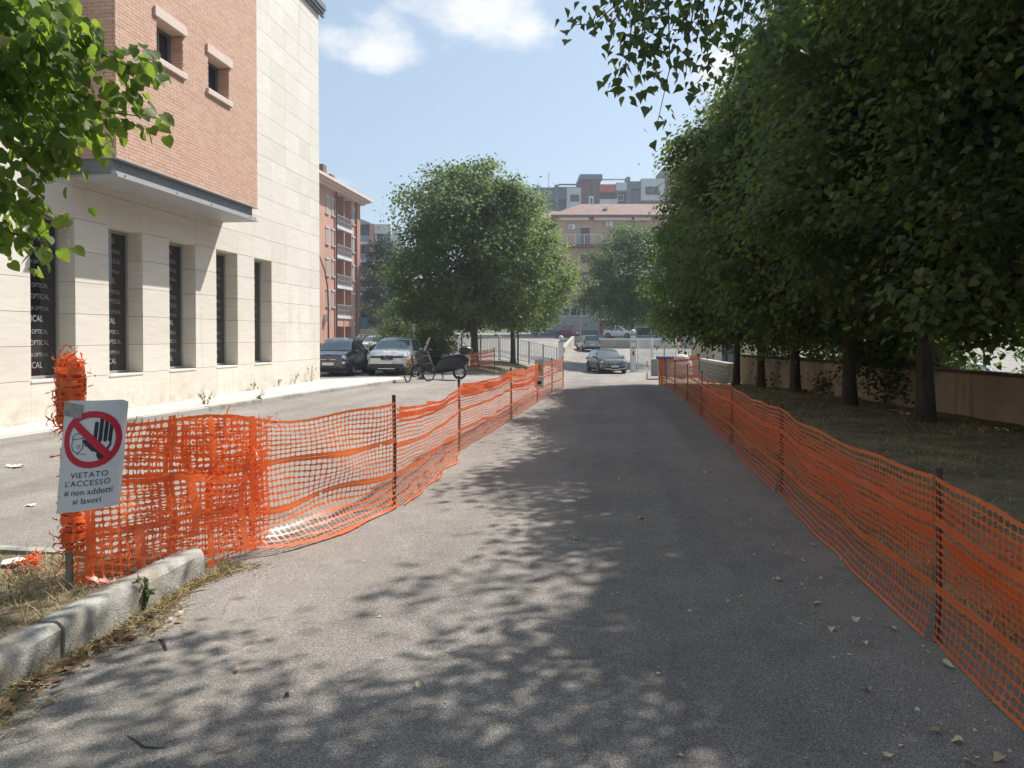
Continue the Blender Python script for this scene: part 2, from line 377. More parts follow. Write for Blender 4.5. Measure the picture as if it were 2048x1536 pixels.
t = NT('soil'); a = t.noise(2.5, 6, .65); b = t.noise(45, 4); cl = t.ramp(a, [(.3, (.11, .085, .06)), (.5, (.19, .145, .095)), (.7, (.28, .22, .14))])
cl = t.mix(cl, t.ramp(b, [(.3, .65), (.7, 1.3)]), 1, 'MULTIPLY'); t.bump(b, .6, .02); M['soil'] = t.set(cl, .95)
t = NT('verge_soil'); a = t.noise(1.2, 6, .65); b = t.noise(40, 4); cl = t.ramp(a, [(.35, (.13, .125, .06)), (.52, (.25, .20, .12)), (.70, (.42, .31, .19))])
cl = t.mix(cl, t.ramp(b, [(.3, .6), (.7, 1.35)]), 1, 'MULTIPLY'); t.bump(b, .7, .02); M['verge'] = t.set(cl, .95)
M['dryleaf'] = vary('dry_leaf', (.42, .33, .19), .8, .25, 5)
M['dryleaf_pale'] = vary('dry_leaf_pale', (.58, .50, .31), .8, .15, 5)
t = NT('old_render'); a = t.noise(.8, 6, .65); s_ = t.noise(1.6, 5, .6, scale3=(1.6, 1.6, .15)); b = t.noise(40, 3)
cl = t.ramp(a, [(.3, (.42, .335, .24)), (.7, (.56, .465, .35))]); cl = t.mix(cl, (.10, .085, .065), t.ramp(s_, [(.50, 0), (.72, .75)]))
bt = t.n('ShaderNodeTexBrick'); bt.inputs['Scale'].default_value = 1; bt.inputs['Mortar Size'].default_value = .008; bt.inputs['Brick Width'].default_value = .5; bt.inputs['Row Height'].default_value = .22
mpn = t.n('ShaderNodeMapping'); mpn.inputs['Rotation'].default_value = (R(90), 0, 0); t.l(t.tc.outputs['Object'], mpn.inputs['Vector']); t.l(mpn.outputs[0], bt.inputs['Vector'])
cl = t.mix(cl, t.ramp(bt.outputs['Fac'], [(0, 1.0), (1, .8)]), 1, 'MULTIPLY'); t.bump(b, .25, .01); M['render_wall'] = t.set(cl, .9)
def plaster(name, c, amt=.1):
    t = NT(name); a = t.noise(.35, 6, .6); s_ = t.noise(.7, 5, .6, scale3=(1, 1, .2)); cl = t.ramp(a, [(.3, tuple(x * (1 - amt) for x in c)), (.7, tuple(min(1, x * (1 + amt)) for x in c))])
    cl = t.mix(cl, t.ramp(s_, [(.4, 1.0), (.75, .84)]), 1, 'MULTIPLY'); return t.set(cl, .85)
M['salmon'] = plaster('salmon_plaster', (.50, .275, .20)); M['salmon_dk'] = plaster('salmon_pilaster', (.42, .20, .145))
M['peach'] = plaster('peach_plaster', (.55, .36, .25)); M['peach_lt'] = plaster('peach_plaster_pale', (.52, .38, .285)); M['grey_pl'] = plaster('grey_plaster', (.36, .35, .33)); M['cream_pl'] = plaster('cream_plaster', (.56, .50, .38))
M['maroon'] = plaster('maroon_plaster', (.145, .065, .06)); M['slate_pl'] = plaster('slate_plaster', (.13, .16, .18)); M['white_pl'] = plaster('white_plaster', (.55, .56, .55)); M['red_pl'] = plaster('red_panel', (.50, .085, .07))
M['stone_wall'] = plaster('retaining_concrete', (.42, .38, .31), .18)
t = NT('roof_tile'); wv = t.n('ShaderNodeTexWave'); wv.inputs['Scale'].default_value = 2.2; t.l(t.tc.outputs['Object'], wv.inputs['Vector']); a = t.noise(1.2, 5)
cl = t.ramp(a, [(.3, (.19, .105, .08)), (.7, (.30, .185, .145))]); cl = t.mix(cl, t.ramp(wv.outputs['Fac'], [(0, .75), (1, 1.1)]), 1, 'MULTIPLY'); M['tile'] = t.set(cl, .85)
M['opening_fill'] = plain('shutter_grey', (.33, .31, .29), .6); M['dark_open'] = plain('dark_opening', (.035, .033, .034), .4); M['brown_wood'] = plain('brown_shutter', (.13, .07, .05), .6)
def carpaint(name, c, metal=.5, rough=.3): return plain(name, c, rough, metal, .5, 1.0)
M['sign_white'] = vary('sign_sheet', (.66, .66, .65), .35, .05, 8); M['sign_red'] = plain('sign_red', (.55, .012, .035), .4); M['sign_black'] = plain('sign_black', (.02, .02, .025), .5); M['sign_yellow'] = plain('sign_yellow', (.75, .42, .02), .4)
M['tape'] = vary('grey_tape', (.30, .29, .27), .4, .3, 30)
M['paper'] = plain('paper_white', (.75, .74, .71), .7); M['mustard'] = plain('mustard_paint', (.44, .24, .05), .45)
M['scoot'] = plain('scooter_black', (.012, .013, .016), .38); M['smoke'] = plain('smoked_screen', (.35, .33, .33), .15); M['blue_plastic'] = plain('blue_lid', (.02, .05, .14), .5); M['sack'] = vary('white_sack', (.62, .60, .53), .8, .15, 8)
# ------------------------------------------------------------------ text and flat shapes
def text_geo(txt, height, spacing=1.0):
    c = bpy.data.curves.new('t', 'FONT'); c.body = txt; c.resolution_u = 3; c.space_character = spacing
    o = bpy.data.objects.new('t', c); col.objects.link(o)
    dg = bpy.context.evaluated_depsgraph_get(); me = bpy.data.meshes.new_from_object(o.evaluated_get(dg))
    V = np.zeros(len(me.vertices) * 3, dtype=np.float32); me.vertices.foreach_get('co', V); V = V.reshape(-1, 3)[:, :2].astype(float)
    F = [tuple(p.vertices) for p in me.polygons]
    bpy.data.objects.remove(o); bpy.data.curves.remove(c); bpy.data.meshes.remove(me)
    capc = V[:, 1].max() - max(0, V[:, 1].min()); k = height / .72   # cap height of the built-in font is about .72
    V = V * k; V[:, 0] -= V[:, 0].min(); return V, F

# ------------------------------------------------------------------ ground
XS = sorted(set([-350, -300, -180, -110, -70, -50, -40, -34, -28, -24, -20, -17, -14, -12] + [round(-11 + i * .5, 2) for i in range(0, 59)] + [19, 20, 22, 25, 30, 36, 45, 60, 90, 140, 220, 350]))
YS = sorted(set([-120, -90, -50, -30, -20, -14] + [round(-10 + i * 1.0, 2) for i in range(0, 103)] + [95, 100, 105, 110, 115, 120, 125, 130, 135, 140, 150, 160, 170, 185, 200, 240, 300, 400, 600]))
def sheet(name, xs, ys, mat, off=0.0, clip=None, jitter=0.0, seed=1):
    X, Y = np.meshgrid(xs, ys); Z = g(X, Y) + off
    if jitter: Z = Z + np.random.RandomState(seed).rand(*Z.shape) * jitter
    V = np.stack([X, Y, Z], -1).reshape(-1, 3); nx = len(xs); F = []
    for j in range(len(ys) - 1):
        for i in range(nx - 1):
            if clip and not clip((xs[i] + xs[i + 1]) / 2, (ys[j] + ys[j + 1]) / 2): continue
            a = j * nx + i; F.append((a, a + 1, a + nx + 1, a + nx))
    return link(name, npmesh(name, V, np.array(F), mat, True))
tag(sheet('ground', XS, YS, M['asphalt_old']), kind='structure')
tag(sheet('road', [x for x in XS if -2.5 <= x <= 2.0], [y for y in YS if -10 <= y <= 33], M['asphalt'], .005), kind='structure')
# verge under the row of trees
ys_ = [round(-9 + i * .5, 2) for i in range(0, 86)]; V = []; F = []; NXV = 16
rs = np.random.RandomState(3)
for y in ys_:
    x1 = float(wallx(y)) + .05
    for i in range(NXV):
        x = lerp(1.98, x1, i / (NXV - 1)); V.append((x, y, gz(x, y) + .012 + (0 if i == 0 else .02 + .05 * rs.rand())))
for j in range(len(ys_) - 1):
    for i in range(NXV - 1): a = j * NXV + i; F.append((a, a + 1, a + NXV + 1, a + NXV))
tag(link('grass_verge', npmesh('grass_verge', np.array(V), np.array(F), M['verge'], True)), kind='structure')
# island with kerb at the left
IX, IY0, IY1 = -2.80, -3.0, 5.02   # kerb face line and ends
mb = MB(); n = 24
def islz(x, y): return .135 + .02 * math.sin(x * 3.1 + y * 2.3) + .012 * math.sin(x * 7.7 - y * 5)
vs = []; fs = []
ix = [-9.0 + i * (9.0 + IX - .14) / 20 for i in range(21)]; iy = [IY0 + i * (IY1 - .12 - IY0) / 26 for i in range(27)]
for y in iy:
    for x in ix: vs.append((x, y, islz(x, y)))
for j in range(26):
    for i in range(20): a = j * 21 + i; fs.append((a, a + 1, a + 22, a + 21))
isl = MB().add(vs, fs).build('planting_island', M['soil'], smooth=True, kind='structure')
rs = random.Random(5)
def kerbstone(L, w, h, seed):
    "one worn kerb stone along +y, face at x=0"
    rr = random.Random(seed); m = MB(); nseg = 7; prof = [(0, -.06), (.004, h * .45), (.0, h - .035), (-.018, h - .010), (-.045, h), (-w * .6, h + .002), (-w, h - .004), (-w, -.06)]
    V = []; F = []
    for i in range(nseg + 1):
        e = .004 if i in (0, nseg) else 0
        for (a, z) in prof: V.append((a + (rr.random() - .5) * .012 - (e if a > -.1 else -e), i * L / nseg + (rr.random() - .5) * .01 * (0 < i < nseg), z + (rr.random() - .5) * .008 - (e if z > h * .6 else 0)))
    k = len(prof)
    for i in range(nseg):
        for j in range(k - 1): a = i * k + j; F.append((a, a + 1, a + k + 1, a + k))
    F.append(tuple(range(k - 1, -1, -1))); F.append(tuple(nseg * k + j for j in range(k)))
    m.add(V, F); return m.mesh('kerb_stone', M['kerb'], True, 35)
yb = [5.02, 4.42, 3.62, 2.72, 1.8, .9, 0, -.9, -1.8, -2.7]
for i in range(len(yb) - 1):
    L = yb[i] - yb[i + 1] - .008
    o = link('kerb_stone', kerbstone(L, .15, .178 + .006 * math.sin(i * 2.1), 20 + i), isl, loc=(IX + .012 * math.sin(i * 1.7), yb[i + 1], 0), rot=(0, 0, R(.5 * math.sin(i * 3))))
xb = [IX - .16, -3.75, -4.7, -5.65, -6.6, -7.6]
for i in range(len(xb) - 1):
    L = xb[i] - xb[i + 1] - .01
    link('kerb_stone', kerbstone(L, .13, .15, 40 + i), isl, loc=(xb[i], IY1, 0), rot=(0, 0, R(90)))

# ------------------------------------------------------------------ pavement of the office building
KP = [(-10.0, -6), (-9.8, 2), (-9.06, 10.4), (-8.1, 20.8), (-6.95, 28.6)]
mb = MB(); poly = [(-10.05, -6)] + [(x - .14, y) for (x, y) in KP[1:4]] + [(-7.25, 28.3), (-10.05, 26.2)]
mb.prism(poly, -.1, .125); pav = mb.build('pavement', M['paving'], kind='structure')
kr = random.Random(9)
for (a, b) in zip(KP[:-1], KP[1:]):
    a = Vector((*a, 0)); b = Vector((*b, 0)); L = (b - a).length; nn = max(1, round(L / 1.0)); ang = math.atan2(b.y - a.y, b.x - a.x) - R(90)
    for i in range(nn):
        p = a.lerp(b, i / nn); m = MB(); m.box(-.135, 0, .006, L / nn - .006, -.1, .118 + kr.random() * .012, bev=.012)
        link('kerb_stone', m.mesh('kerb_stone', M['kerb'] if kr.random() < .15 else M['concrete']), pav, loc=(p.x, p.y, 0), rot=(0, 0, ang))

# ------------------------------------------------------------------ office building with stone facade and brick bay
WX = -10.0; YE = 25.6; YS0 = 3.0; ZT = 12.8
off = thing('office_building', 'pale travertine office building with projecting red brick bay and five slit windows', 'building', (0, 0, 0))
WIN = [(10.08, 11.2), (12.2, 13.33), (14.31, 15.44), (16.45, 17.57), (18.56, 19.69), (20.68, 21.8)]
WZ0, WZ1 = .87, 3.87
BY0, BY1, BXF, BZ0, BZ1 = 13.2, 18.92, -9.05, 4.95, 11.75
core = MB(); xi, xo = -10.62, WX - .012
core.box(-26, xi, YS0, YE - .03, 0, ZT)
core.box(xi, xo, YS0, YE - .01, 0, WZ0 - .02); core.box(xi, xo, YS0, YE - .01, WZ1 + .02, ZT)
e = YS0
for (a, b) in WIN + [(YE - .01, None)]:
    core.box(xi, xo, e, a - .02 if b else a, WZ0 - .02, WZ1 + .02)
    if b: e = b + .02
core.build('wall', M['stone_back'], off)
# facing slabs, each its own piece
slabs = []
cols = []; y = YE
edges = sorted(set([round(v, 3) for w in WIN for v in w] + [22.86, 23.9, 24.75, YE, 9.0, 7.9, 6.8, 5.7, 4.6, YS0]))
rows = [(.12, WZ0)] + [(WZ0 + .6 * k, WZ0 + .6 * (k + 1)) for k in range(20)]
sr = random.Random(2)
for ri, (z0, z1) in enumerate(rows):
    z1 = min(z1, ZT)
    if z1 - z0 < .05: continue
    for a, b in zip(edges[:-1], edges[1:]):
        if 1 <= ri <= 5 and any(abs(a - w[0]) < .01 for w in WIN): continue
        slabs.append((a, b, z0, z1))
def slab_mb(m, a, b, z0, z1, d): m.box(WX - .03, WX + d, a + .0012, b - .0012, z0 + .004, z1 - .004)
def slab_key(s):
    a, b, z0, z1 = s; c = Vector((WX, (a + b) / 2, (z0 + z1) / 2)); d = (c - CAM); dep = d.dot(_F)
    if dep < 1: return 1e9
    u = d.dot(_R) / dep * FPX + 1024; v = V0 - d.dot(_U) / dep * FPX
    hid = (c.z > 4.9 and BY0 - 1.6 < c.y < BY1 - .3)
    return dep + (1000 if (u < -60 or u > 2100 or v < -40 or hid) else 0)
slabs.sort(key=slab_key); rest = MB()
for i, s in enumerate(slabs):
    if i < 290 and slab_key(s) < 900:
        m = MB(); slab_mb(m, *s, sr.random() * .003); m.build('stone_slab', M['stone'], off)
    else: slab_mb(rest, *s, sr.random() * .003)
tag(rest.build('stone_slab', M['stone'], off), kind='stuff')
# end face slabs (towards the car park)
m = MB()
for (z0, z1) in rows:
    for k in range(6): m.box(WX - .03 - 1.06 * (k + 1) + .004, WX - .0 - 1.06 * k - (.0 if k else .031) - .004, YE - .012, YE + .018, z0 + .004, min(z1, ZT) - .004)
tag(m.build('end_slab', M['stone'], off), kind='stuff')
# lettered film, built once and cut at the pane edges
def film_mesh(w, h, seed):
    bm = bmesh.new(); rr = random.Random(seed)
    pat = [(.118, -.30, 'LAMA OPTICAL'), (.085, .12, 'LAMA OPTICAL'), (.098, .02, 'LAMA OPTICAL'), (.072, -.42, 'LAMA OPTICAL  LAMA OPTICAL')]
    z = h - .2; i = 0
    while z > .02:
        hh, sx, tx = pat[i % 4]; sx += (rr.random() - .5) * .05
        V, F = text_geo(tx, hh); vv = [bm.verts.new((0, p[0] * .86 + sx, z + p[1])) for p in V]
        for f in F:
            try: bm.faces.new([vv[k] for k in f])
            except ValueError: pass
        z -= .208 if hh < .1 else .222; i += 1
    for (co, no) in (((0, 0, 0), (0, -1, 0)), ((0, w, 0), (0, 1, 0))):
        bmesh.ops.bisect_plane(bm, geom=bm.verts[:] + bm.edges[:] + bm.faces[:], plane_co=co, plane_no=no, clear_outer=True)
    me = bpy.data.meshes.new('lettering'); bm.to_mesh(me); bm.free(); me.materials.append(M['letter']); return me
FW = 1.0; FH = WZ1 - WZ0 - .12
films = [film_mesh(FW, FH, 1), film_mesh(FW, FH, 4)]
GX = WX - .36
pane_me = MB().box(-.01, 0, 0, FW, 0, FH).mesh('pane', M['film'])
fm = MB(); f_ = .05
fm.box(-.03, .03, -f_, 0, -.05, FH + f_); fm.box(-.03, .03, FW, FW + f_, -.05, FH + f_); fm.box(-.03, .03, 0, FW, -.05, 0); fm.box(-.03, .03, 0, FW, FH, FH + f_)
frame_me = fm.mesh('frame', M['alu'])
for wi, (a, b) in enumerate(WIN):
    w = MB().box(WX - .36, WX + .02, a - .0, b + .0, WZ0 - .045, WZ0 - .003, bev=.006).build('window', M['stone'], off)
    ya = (a + b) / 2 - FW / 2
    link('pane', pane_me, w, loc=(GX, ya, WZ0 + .055)); link('lettering', films[wi % 2], w, loc=(GX + .002, ya, WZ0 + .055)); link('frame', frame_me, w, loc=(GX, ya, WZ0 + .055))
    for k in range(5):
        z0 = WZ0 + .6 * k
        for yy in (b, a): MB().box(WX - .60, WX - .0325, yy - (.002 if yy == b else .0185), yy + (.0185 if yy == b else .002), z0 + .004, z0 + .596).build('reveal_slab', M['stone'], w)
    MB().box(WX - .6, WX - .0325, a, b, WZ1 - .004, WZ1 + .018).build('head_slab', M['stone'], w)
# brick bay
BW = [(14.5, 15.45), (16.5, 17.45)]; BWZ = (7.25, 8.05)
bay = MB(); fx = BXF - .014
bay.box(WX - .01, fx - .33, BY0 + .012, BY1 - .012, BZ0, BZ1)
for (z0, z1, ys) in ((BZ0, BWZ[0], [(BY0 + .012, BY1 - .012)]), (BWZ[1], BZ1, [(BY0 + .012, BY1 - .012)]), (BWZ[0], BWZ[1], [(BY0 + .012, BW[0][0]), (BW[0][1], BW[1][0]), (BW[1][1], BY1 - .012)])):
    for (a, b) in ys: bay.box(fx - .33, fx, a, b, z0, z1)
bay_o = bay.build('brick_bay', M['mortar'], off)
bl, bh, jt = .246, .0615, .0065; bricks = []
nr = int((BZ1 - BZ0) / (bh + jt))
for r in range(nr):
    z0 = BZ0 + r * (bh + jt); z1 = z0 + bh; sft = (r % 2) * (bl + jt) / 2
    y = BY0 - sft
    while y < BY1 - .02:
        a, b = max(y, BY0), min(y + bl, BY1); y += bl + jt
        if b - a < .03: continue
        segs = [(a, b)]
        for (w0, w1) in BW:
            if z1 > BWZ[0] and z0 < BWZ[1]:
                ns = []
                for (p, q) in segs:
                    if p < w0: ns.append((p, min(q, w0)))
                    if q > w1: ns.append((max(p, w1), q))
                segs = [t_ for t_ in ns if t_[1] - t_[0] > .02]
        for (p, q) in segs: bricks.append((p, q, z0, z1))
def bkey(b):
    c = Vector((BXF, (b[0] + b[1]) / 2, b[2])); d = c - CAM; dep = d.dot(_F); v = V0 - d.dot(_U) / dep * FPX; u = d.dot(_R) / dep * FPX + 1024
    return dep + (500 if (v < -5 or (u < 330 and 60 < v < 330)) else 0)
bricks.sort(key=bkey); rest = MB(); br = random.Random(4)
for i, (p, q, z0, z1) in enumerate(bricks):
    d = br.random() * .004
    if i < 296: MB().box(fx - .02, BXF - .004 + d, p, q, z0, z1).build('brick', M['brick'], bay_o)
    else: rest.box(fx - .02, BXF - .004 + d, p, q, z0, z1)
for r in range(nr):   # side faces of the bay
    z0 = BZ0 + r * (bh + jt); z1 = z0 + bh; x = WX + (0 if r % 2 else -.12)
    while x < fx - .05:
        a, b = max(x, WX + .003), min(x + bl, fx - .021); x += bl + jt
        if b - a < .03: continue
        d = br.random() * .004; rest.box(a, b, BY0 - .004 + d + .006, BY0 + .03, z0, z1); rest.box(a, b, BY1 - .03, BY1 - .006 + d, z0, z1)
tag(rest.build('brick', M['brick'], bay_o), kind='stuff')
for (a, b) in BW:
    w = MB().box(fx - .325, fx - .30, a, b, *BWZ).build('bay_window', M['glass_dark'], off)
    m = MB(); x0, x1 = fx - .30, fx - .25
    m.box(x0, x1, a, a + .06, *BWZ); m.box(x0, x1, b - .06, b, *BWZ); m.box(x0, x1, a + .06, b - .06, BWZ[0], BWZ[0] + .06); m.box(x0, x1, a + .06, b - .06, BWZ[1] - .06, BWZ[1]); m.box(x0, x1, a + .46, a + .51, BWZ[0] + .06, BWZ[1] - .06)
    m.build('frame', M['steel'], w)
    MB().box(fx - .28, BXF + .05, a - .1, b + .1, BWZ[1] - .006, BWZ[1] + .2, bev=.012).build('lintel', M['trim_stone'], w)
    MB().box(fx - .28, BXF + .06, a - .09, b + .09, BWZ[0] - .13, BWZ[0] + .006, bev=.012).build('sill', M['trim_stone'], w)
    m = MB()
    for r in range(12):
        z0 = BWZ[0] + r * (bh + jt)
        if z0 + bh > BWZ[1]: break
        for yy, d in ((b, 1), (a, -1)): m.box(fx - .25, fx + .008, min(yy, yy - d * .006), max(yy, yy - d * .006), z0 + .003, z0 + bh)
    tag(m.build('reveal_brick', M['brick'], w), kind='stuff')
# steel channel under the bay
st = MB(); zb, zt = 4.6, 4.95
st.box(WX, BXF - .10, BY0 + .03, BY1 - .10, zb + .02, zt - .012)
ch = st.build('steel_beam', M['steel'], off)
m = MB(); m.box(WX - .0, BXF + .012, BY0 - .02, BY1 + .03, zt - .014, zt + .004); m.build('top_flange', M['steel_lt'], ch)
m = MB(); m.box(BXF - .10, BXF + .0, BY0 - .012, BY1 - .06, zb + .012, zb + .10); m.box(WX, BXF - .0, BY0 - .013, BY0 + .028, zb + .012, zb + .045); m.build('lower_flange', M['steel_lt'], ch)
m = MB(); m.box(WX + .0, BXF + .03, BY0 - .03, BY1 + .0, zb - .004, zb + .0105); m.build('soffit', M['grey_paint'], ch)
for yy in (13.45, 15.2, 16.6, 18.5):
    for zz in (zb + .055, zb + .22):
        M4 = Matrix.Translation((BXF + .001 if zz < zb + .1 else BXF - .099, yy, zz)) @ Matrix.Rotation(R(90), 4, 'Y')
        MB().lathe([(.016, -.002), (.016, .012), (.008, .02)], 8, M4).build('bolt', M['steel'], ch)
m = MB(); m.box(-26.3, WX + .16, YS0 - .3, YE + .16, ZT, ZT + .10); m.box(-26.3, WX + .2, YS0 - .3, YE + .2, ZT + .102, ZT + .3); m.box(WX + .02, WX + .10, YS0, YE + .3, ZT - .09, ZT - .003); m.build('roof_edge', M['steel'], off)
# ------------------------------------------------------------------ orange safety netting
def wob(seed, amp, n=5, f=4.0):
    rr = np.random.RandomState(seed); ks = rr.uniform(-f, f, (n, 2)); ph = rr.uniform(0, 6.3, n); am = rr.uniform(.4, 1, n); am = am / am.sum() * amp
    return lambda u, v: sum(am[i] * np.sin(ks[i, 0] * u + ks[i, 1] * v + ph[i]) for i in range(n))
def net_mesh(L, H, fmap, cw=.055, chh=.041, bands=(), cbands=(), drop=0.0, seed=0, open_=1.0, border=True, thin=.0):
    "netting with oval holes: L x H metres, fmap(u, v) places it"
    nu = max(3, round(L / cw)); nv = max(3, round(H / chh)); cu = L / nu; cv = H / nv
    rr = np.random.RandomState(seed)
    a = np.full(nu, cu * (.435 + thin) * open_); b = np.full(nv, cv * (.385 + thin) * open_)
    a = a * (1 + .12 * (rr.rand(nu) - .5)); b = b * (1 + .15 * (rr.rand(nv) - .5))
    for q in bands: b[min(nv - 1, max(0, int(q * nv)))] = .0012
    for q in cbands: a[min(nu - 1, max(0, int(q * nu)))] = .0012
    if border: b[0] = .0012; b[-1] = .0012
    uc = (np.arange(nu) + .5) * cu; vc = (np.arange(nv) + .5) * cv
    UC, VC = np.meshgrid(uc, vc); A, B = np.meshgrid(a, b)
    JX = (rr.rand(nv, nu) - .5) * cu * .10; JY = (rr.rand(nv, nu) - .5) * cv * .12
    ca = A * .45; cb = B * .45
    du = np.stack([A, A, A - ca, -A + ca, -A, -A, -A + ca, A - ca], -1); dv = np.stack([-B + cb, B - cb, B, B, B - cb, -B + cb, -B, -B], -1)
    Uu = (UC + JX)[..., None] + du; Vv = (VC + JY)[..., None] + dv
    P = fmap(Uu.ravel(), Vv.ravel())
    idx = np.arange(nv * nu * 8).reshape(nv, nu, 8)
    hs = np.stack([idx[:-1, :, 3], idx[:-1, :, 2], idx[1:, :, 7], idx[1:, :, 6]], -1).reshape(-1, 4)
    vs_ = np.stack([idx[:, :-1, 0], idx[:, 1:, 5], idx[:, 1:, 4], idx[:, :-1, 1]], -1).reshape(-1, 4)
    J = [idx[:-1, :-1, 1], idx[:-1, 1:, 4], idx[:-1, 1:, 3], idx[1:, 1:, 6], idx[1:, 1:, 5], idx[1:, :-1, 0], idx[1:, :-1, 7], idx[:-1, :-1, 2]]
    j1 = np.stack([J[0], J[1], J[2], J[3]], -1).reshape(-1, 4); j2 = np.stack([J[0], J[3], J[4], J[7]], -1).reshape(-1, 4); j3 = np.stack([J[4], J[5], J[6], J[7]], -1).reshape(-1, 4)
    if drop: hs = hs[rr.rand(len(hs)) > drop]; vs_ = vs_[rr.rand(len(vs_)) > drop]
    me = npmesh('net_panel', P, np.concatenate([hs, vs_, j1, j2, j3]), M['net'], False)
    return me
def net_span(A, B, H, seed, sag=.05, bulge=.03, z0=.0, flare=0.0, topA=0, topB=0, side=1, v_from=0.0, v_to=1.0, off=0.0, sagb=0.0, wamp=.02, flare_s=(-1, -.5), **k):
    "netting hung between two post feet A and B; off pushes it to the road side"
    A = Vector(A[:2]); B = Vector(B[:2]); L = (B - A).length; d = (B - A) / L; nrm = Vector((d.y, -d.x)) * side
    w1 = wob(seed, bulge, 5, 3.2); w2 = wob(seed + 50, wamp, 5, 3.0)
    def f(u, v):
        s = u / L; q = v_from + (v_to - v_from) * v / H0
        x = A.x + d.x * u; y = A.y + d.y * u; ends = np.sin(np.pi * np.clip(s, 0, 1)) ** .6
        o = off + (w1(u * 2.2, v * 3) + bulge * .5) * ends
        z = q * H + topA * (1 - s) * q + topB * s * q - sag * ends * q - sagb * ends * (1 - q) * (1 if v_from > 0 else 0)
        z = z + w2(u * 2, v * 5) * ends * np.clip(q * 4, 0, 1)
        if flare: m_ = np.clip(1 - q / .2, 0, 1) * sstep(flare_s[0], flare_s[1], s) * (1 - s ** 5 * .8); o = o + flare * m_ ** 1.1; z = z * (1 - .65 * m_)
        xx = x + nrm.x * o; yy = y + nrm.y * o
        return np.stack([xx, yy, g(xx, yy) + z0 * np.clip(1 - s * 1.6, 0, 1) + z + .012], -1)
    H0 = H * (v_to - v_from)
    return net_mesh(L, H0, f, seed=seed, **k)
def stake(m, p, h, r=.016, z=0.0): m.tube([(p[0], p[1], gz(p[0], p[1]) + z - .1), (p[0] + .008, p[1], gz(p[0], p[1]) + z + h * .5), (p[0], p[1], gz(p[0], p[1]) + z + h)], r, 8)
Hn = 1.0
# left run
LP = [(-3.25, 4.25), (-2.08, 7.3), (-2.15, 10.9), (-1.95, 15.2)] + [tuple(gpix(u, v).xy) for (u, v) in ((1076, 805), (1105, 786), (1127, 776))]
lf = thing('safety_fence', 'long run of orange netting on stakes left of the road, with sign and crumpled end', 'fence', (0, 0, 0))
for i, p in enumerate(LP):
    m = MB()
    if i == 0: m.tube([(p[0] + .01, p[1], .05), (p[0], p[1], .8), (p[0] + .03, p[1] + .02, 1.47)], .021, 10); m.build('pipe_post', M['pipe'], lf, smooth=True)
    else: stake(m, (p[0] - .02, p[1]), 1.09 if i < 3 else 1.04, .019); m.build('post', M['post'], lf, smooth=True)
spec = [dict(H=1.04, sag=.05, bulge=.07, z0=.12, flare=.30, flare_s=(.30, .52), bands=(.30, .62), drop=.012, wamp=.06), dict(H=1.0, sag=.09, bulge=.08, bands=(.3, .62, .9), flare=.10, drop=.006, wamp=.05),
        dict(H=1.0, sag=.05, bulge=.06, bands=(.3, .62, .86, .9), wamp=.05), dict(H=1.0, sag=.05, bulge=.05, bands=(.3, .64, .7, .9), wamp=.06), dict(H=1.0, sag=.03, bulge=.04, bands=(.3, .6, .7, .9)), dict(H=1.0, sag=.03, bulge=.03, bands=(.3, .6, .9))]
for i, k in enumerate(spec): link('net_panel', net_span(LP[i], LP[i + 1], seed=11 + i, topA=-.02 if i else .02, **k), lf)
def along(A, B, s): return (lerp(A[0], B[0], s), lerp(A[1], B[1], s))
a0, b0 = LP[0], LP[1]
link('net_fold', net_span(along(a0, b0, .01), along(a0, b0, .47), 1.05, 31, sag=-.02, bulge=.10, z0=.10, off=.035, cbands=(.06, .42, .62, .9), wamp=.06, drop=.02, border=False, cw=.05, chh=.045), lf)
link('net_fold', net_span(along(a0, b0, .14), along(a0, b0, .48), 1.03, 33, sag=0.01, bulge=.13, z0=.06, off=.06, v_from=.28, v_to=1.0, cbands=(.3, .8), bands=(.5,), wamp=.08, drop=.03, border=False, sagb=.1, cw=.05), lf)
link('net_fold', net_span(along(a0, b0, .28), along(a0, b0, .47), 1.02, 35, sag=0.02, bulge=.12, z0=.04, off=.085, v_from=.05, v_to=.8, cbands=(.5,), wamp=.08, drop=.04, border=False, cw=.045), lf)
link('net_fold', net_span(LP[1], LP[2], 1.0, 37, sag=.10, bulge=.05, off=.03, v_from=.80, v_to=1.0, bands=(.5,), sagb=-.05), lf)
link('net_fold', net_span(LP[2], LP[3], 1.0, 38, sag=.05, bulge=.05, off=.03, v_from=.76, v_to=1.0, bands=(.5,), sagb=.05), lf)
link('net_fold', net_span(LP[3], LP[4], 1.0, 39, sag=.03, bulge=.06, off=.03, v_from=.55, v_to=1.0, bands=(.3, .5,), sagb=.12, wamp=.06), lf)
# spare netting spilling over the island beside the pipe post
link('net_fold', net_span((-3.24, 4.28), (-2.96, 4.92), .40, 41, sag=0, bulge=.06, z0=.16, off=.07, flare=.10, cbands=(.5,), wamp=.03, border=False, cw=.06, chh=.05), lf)
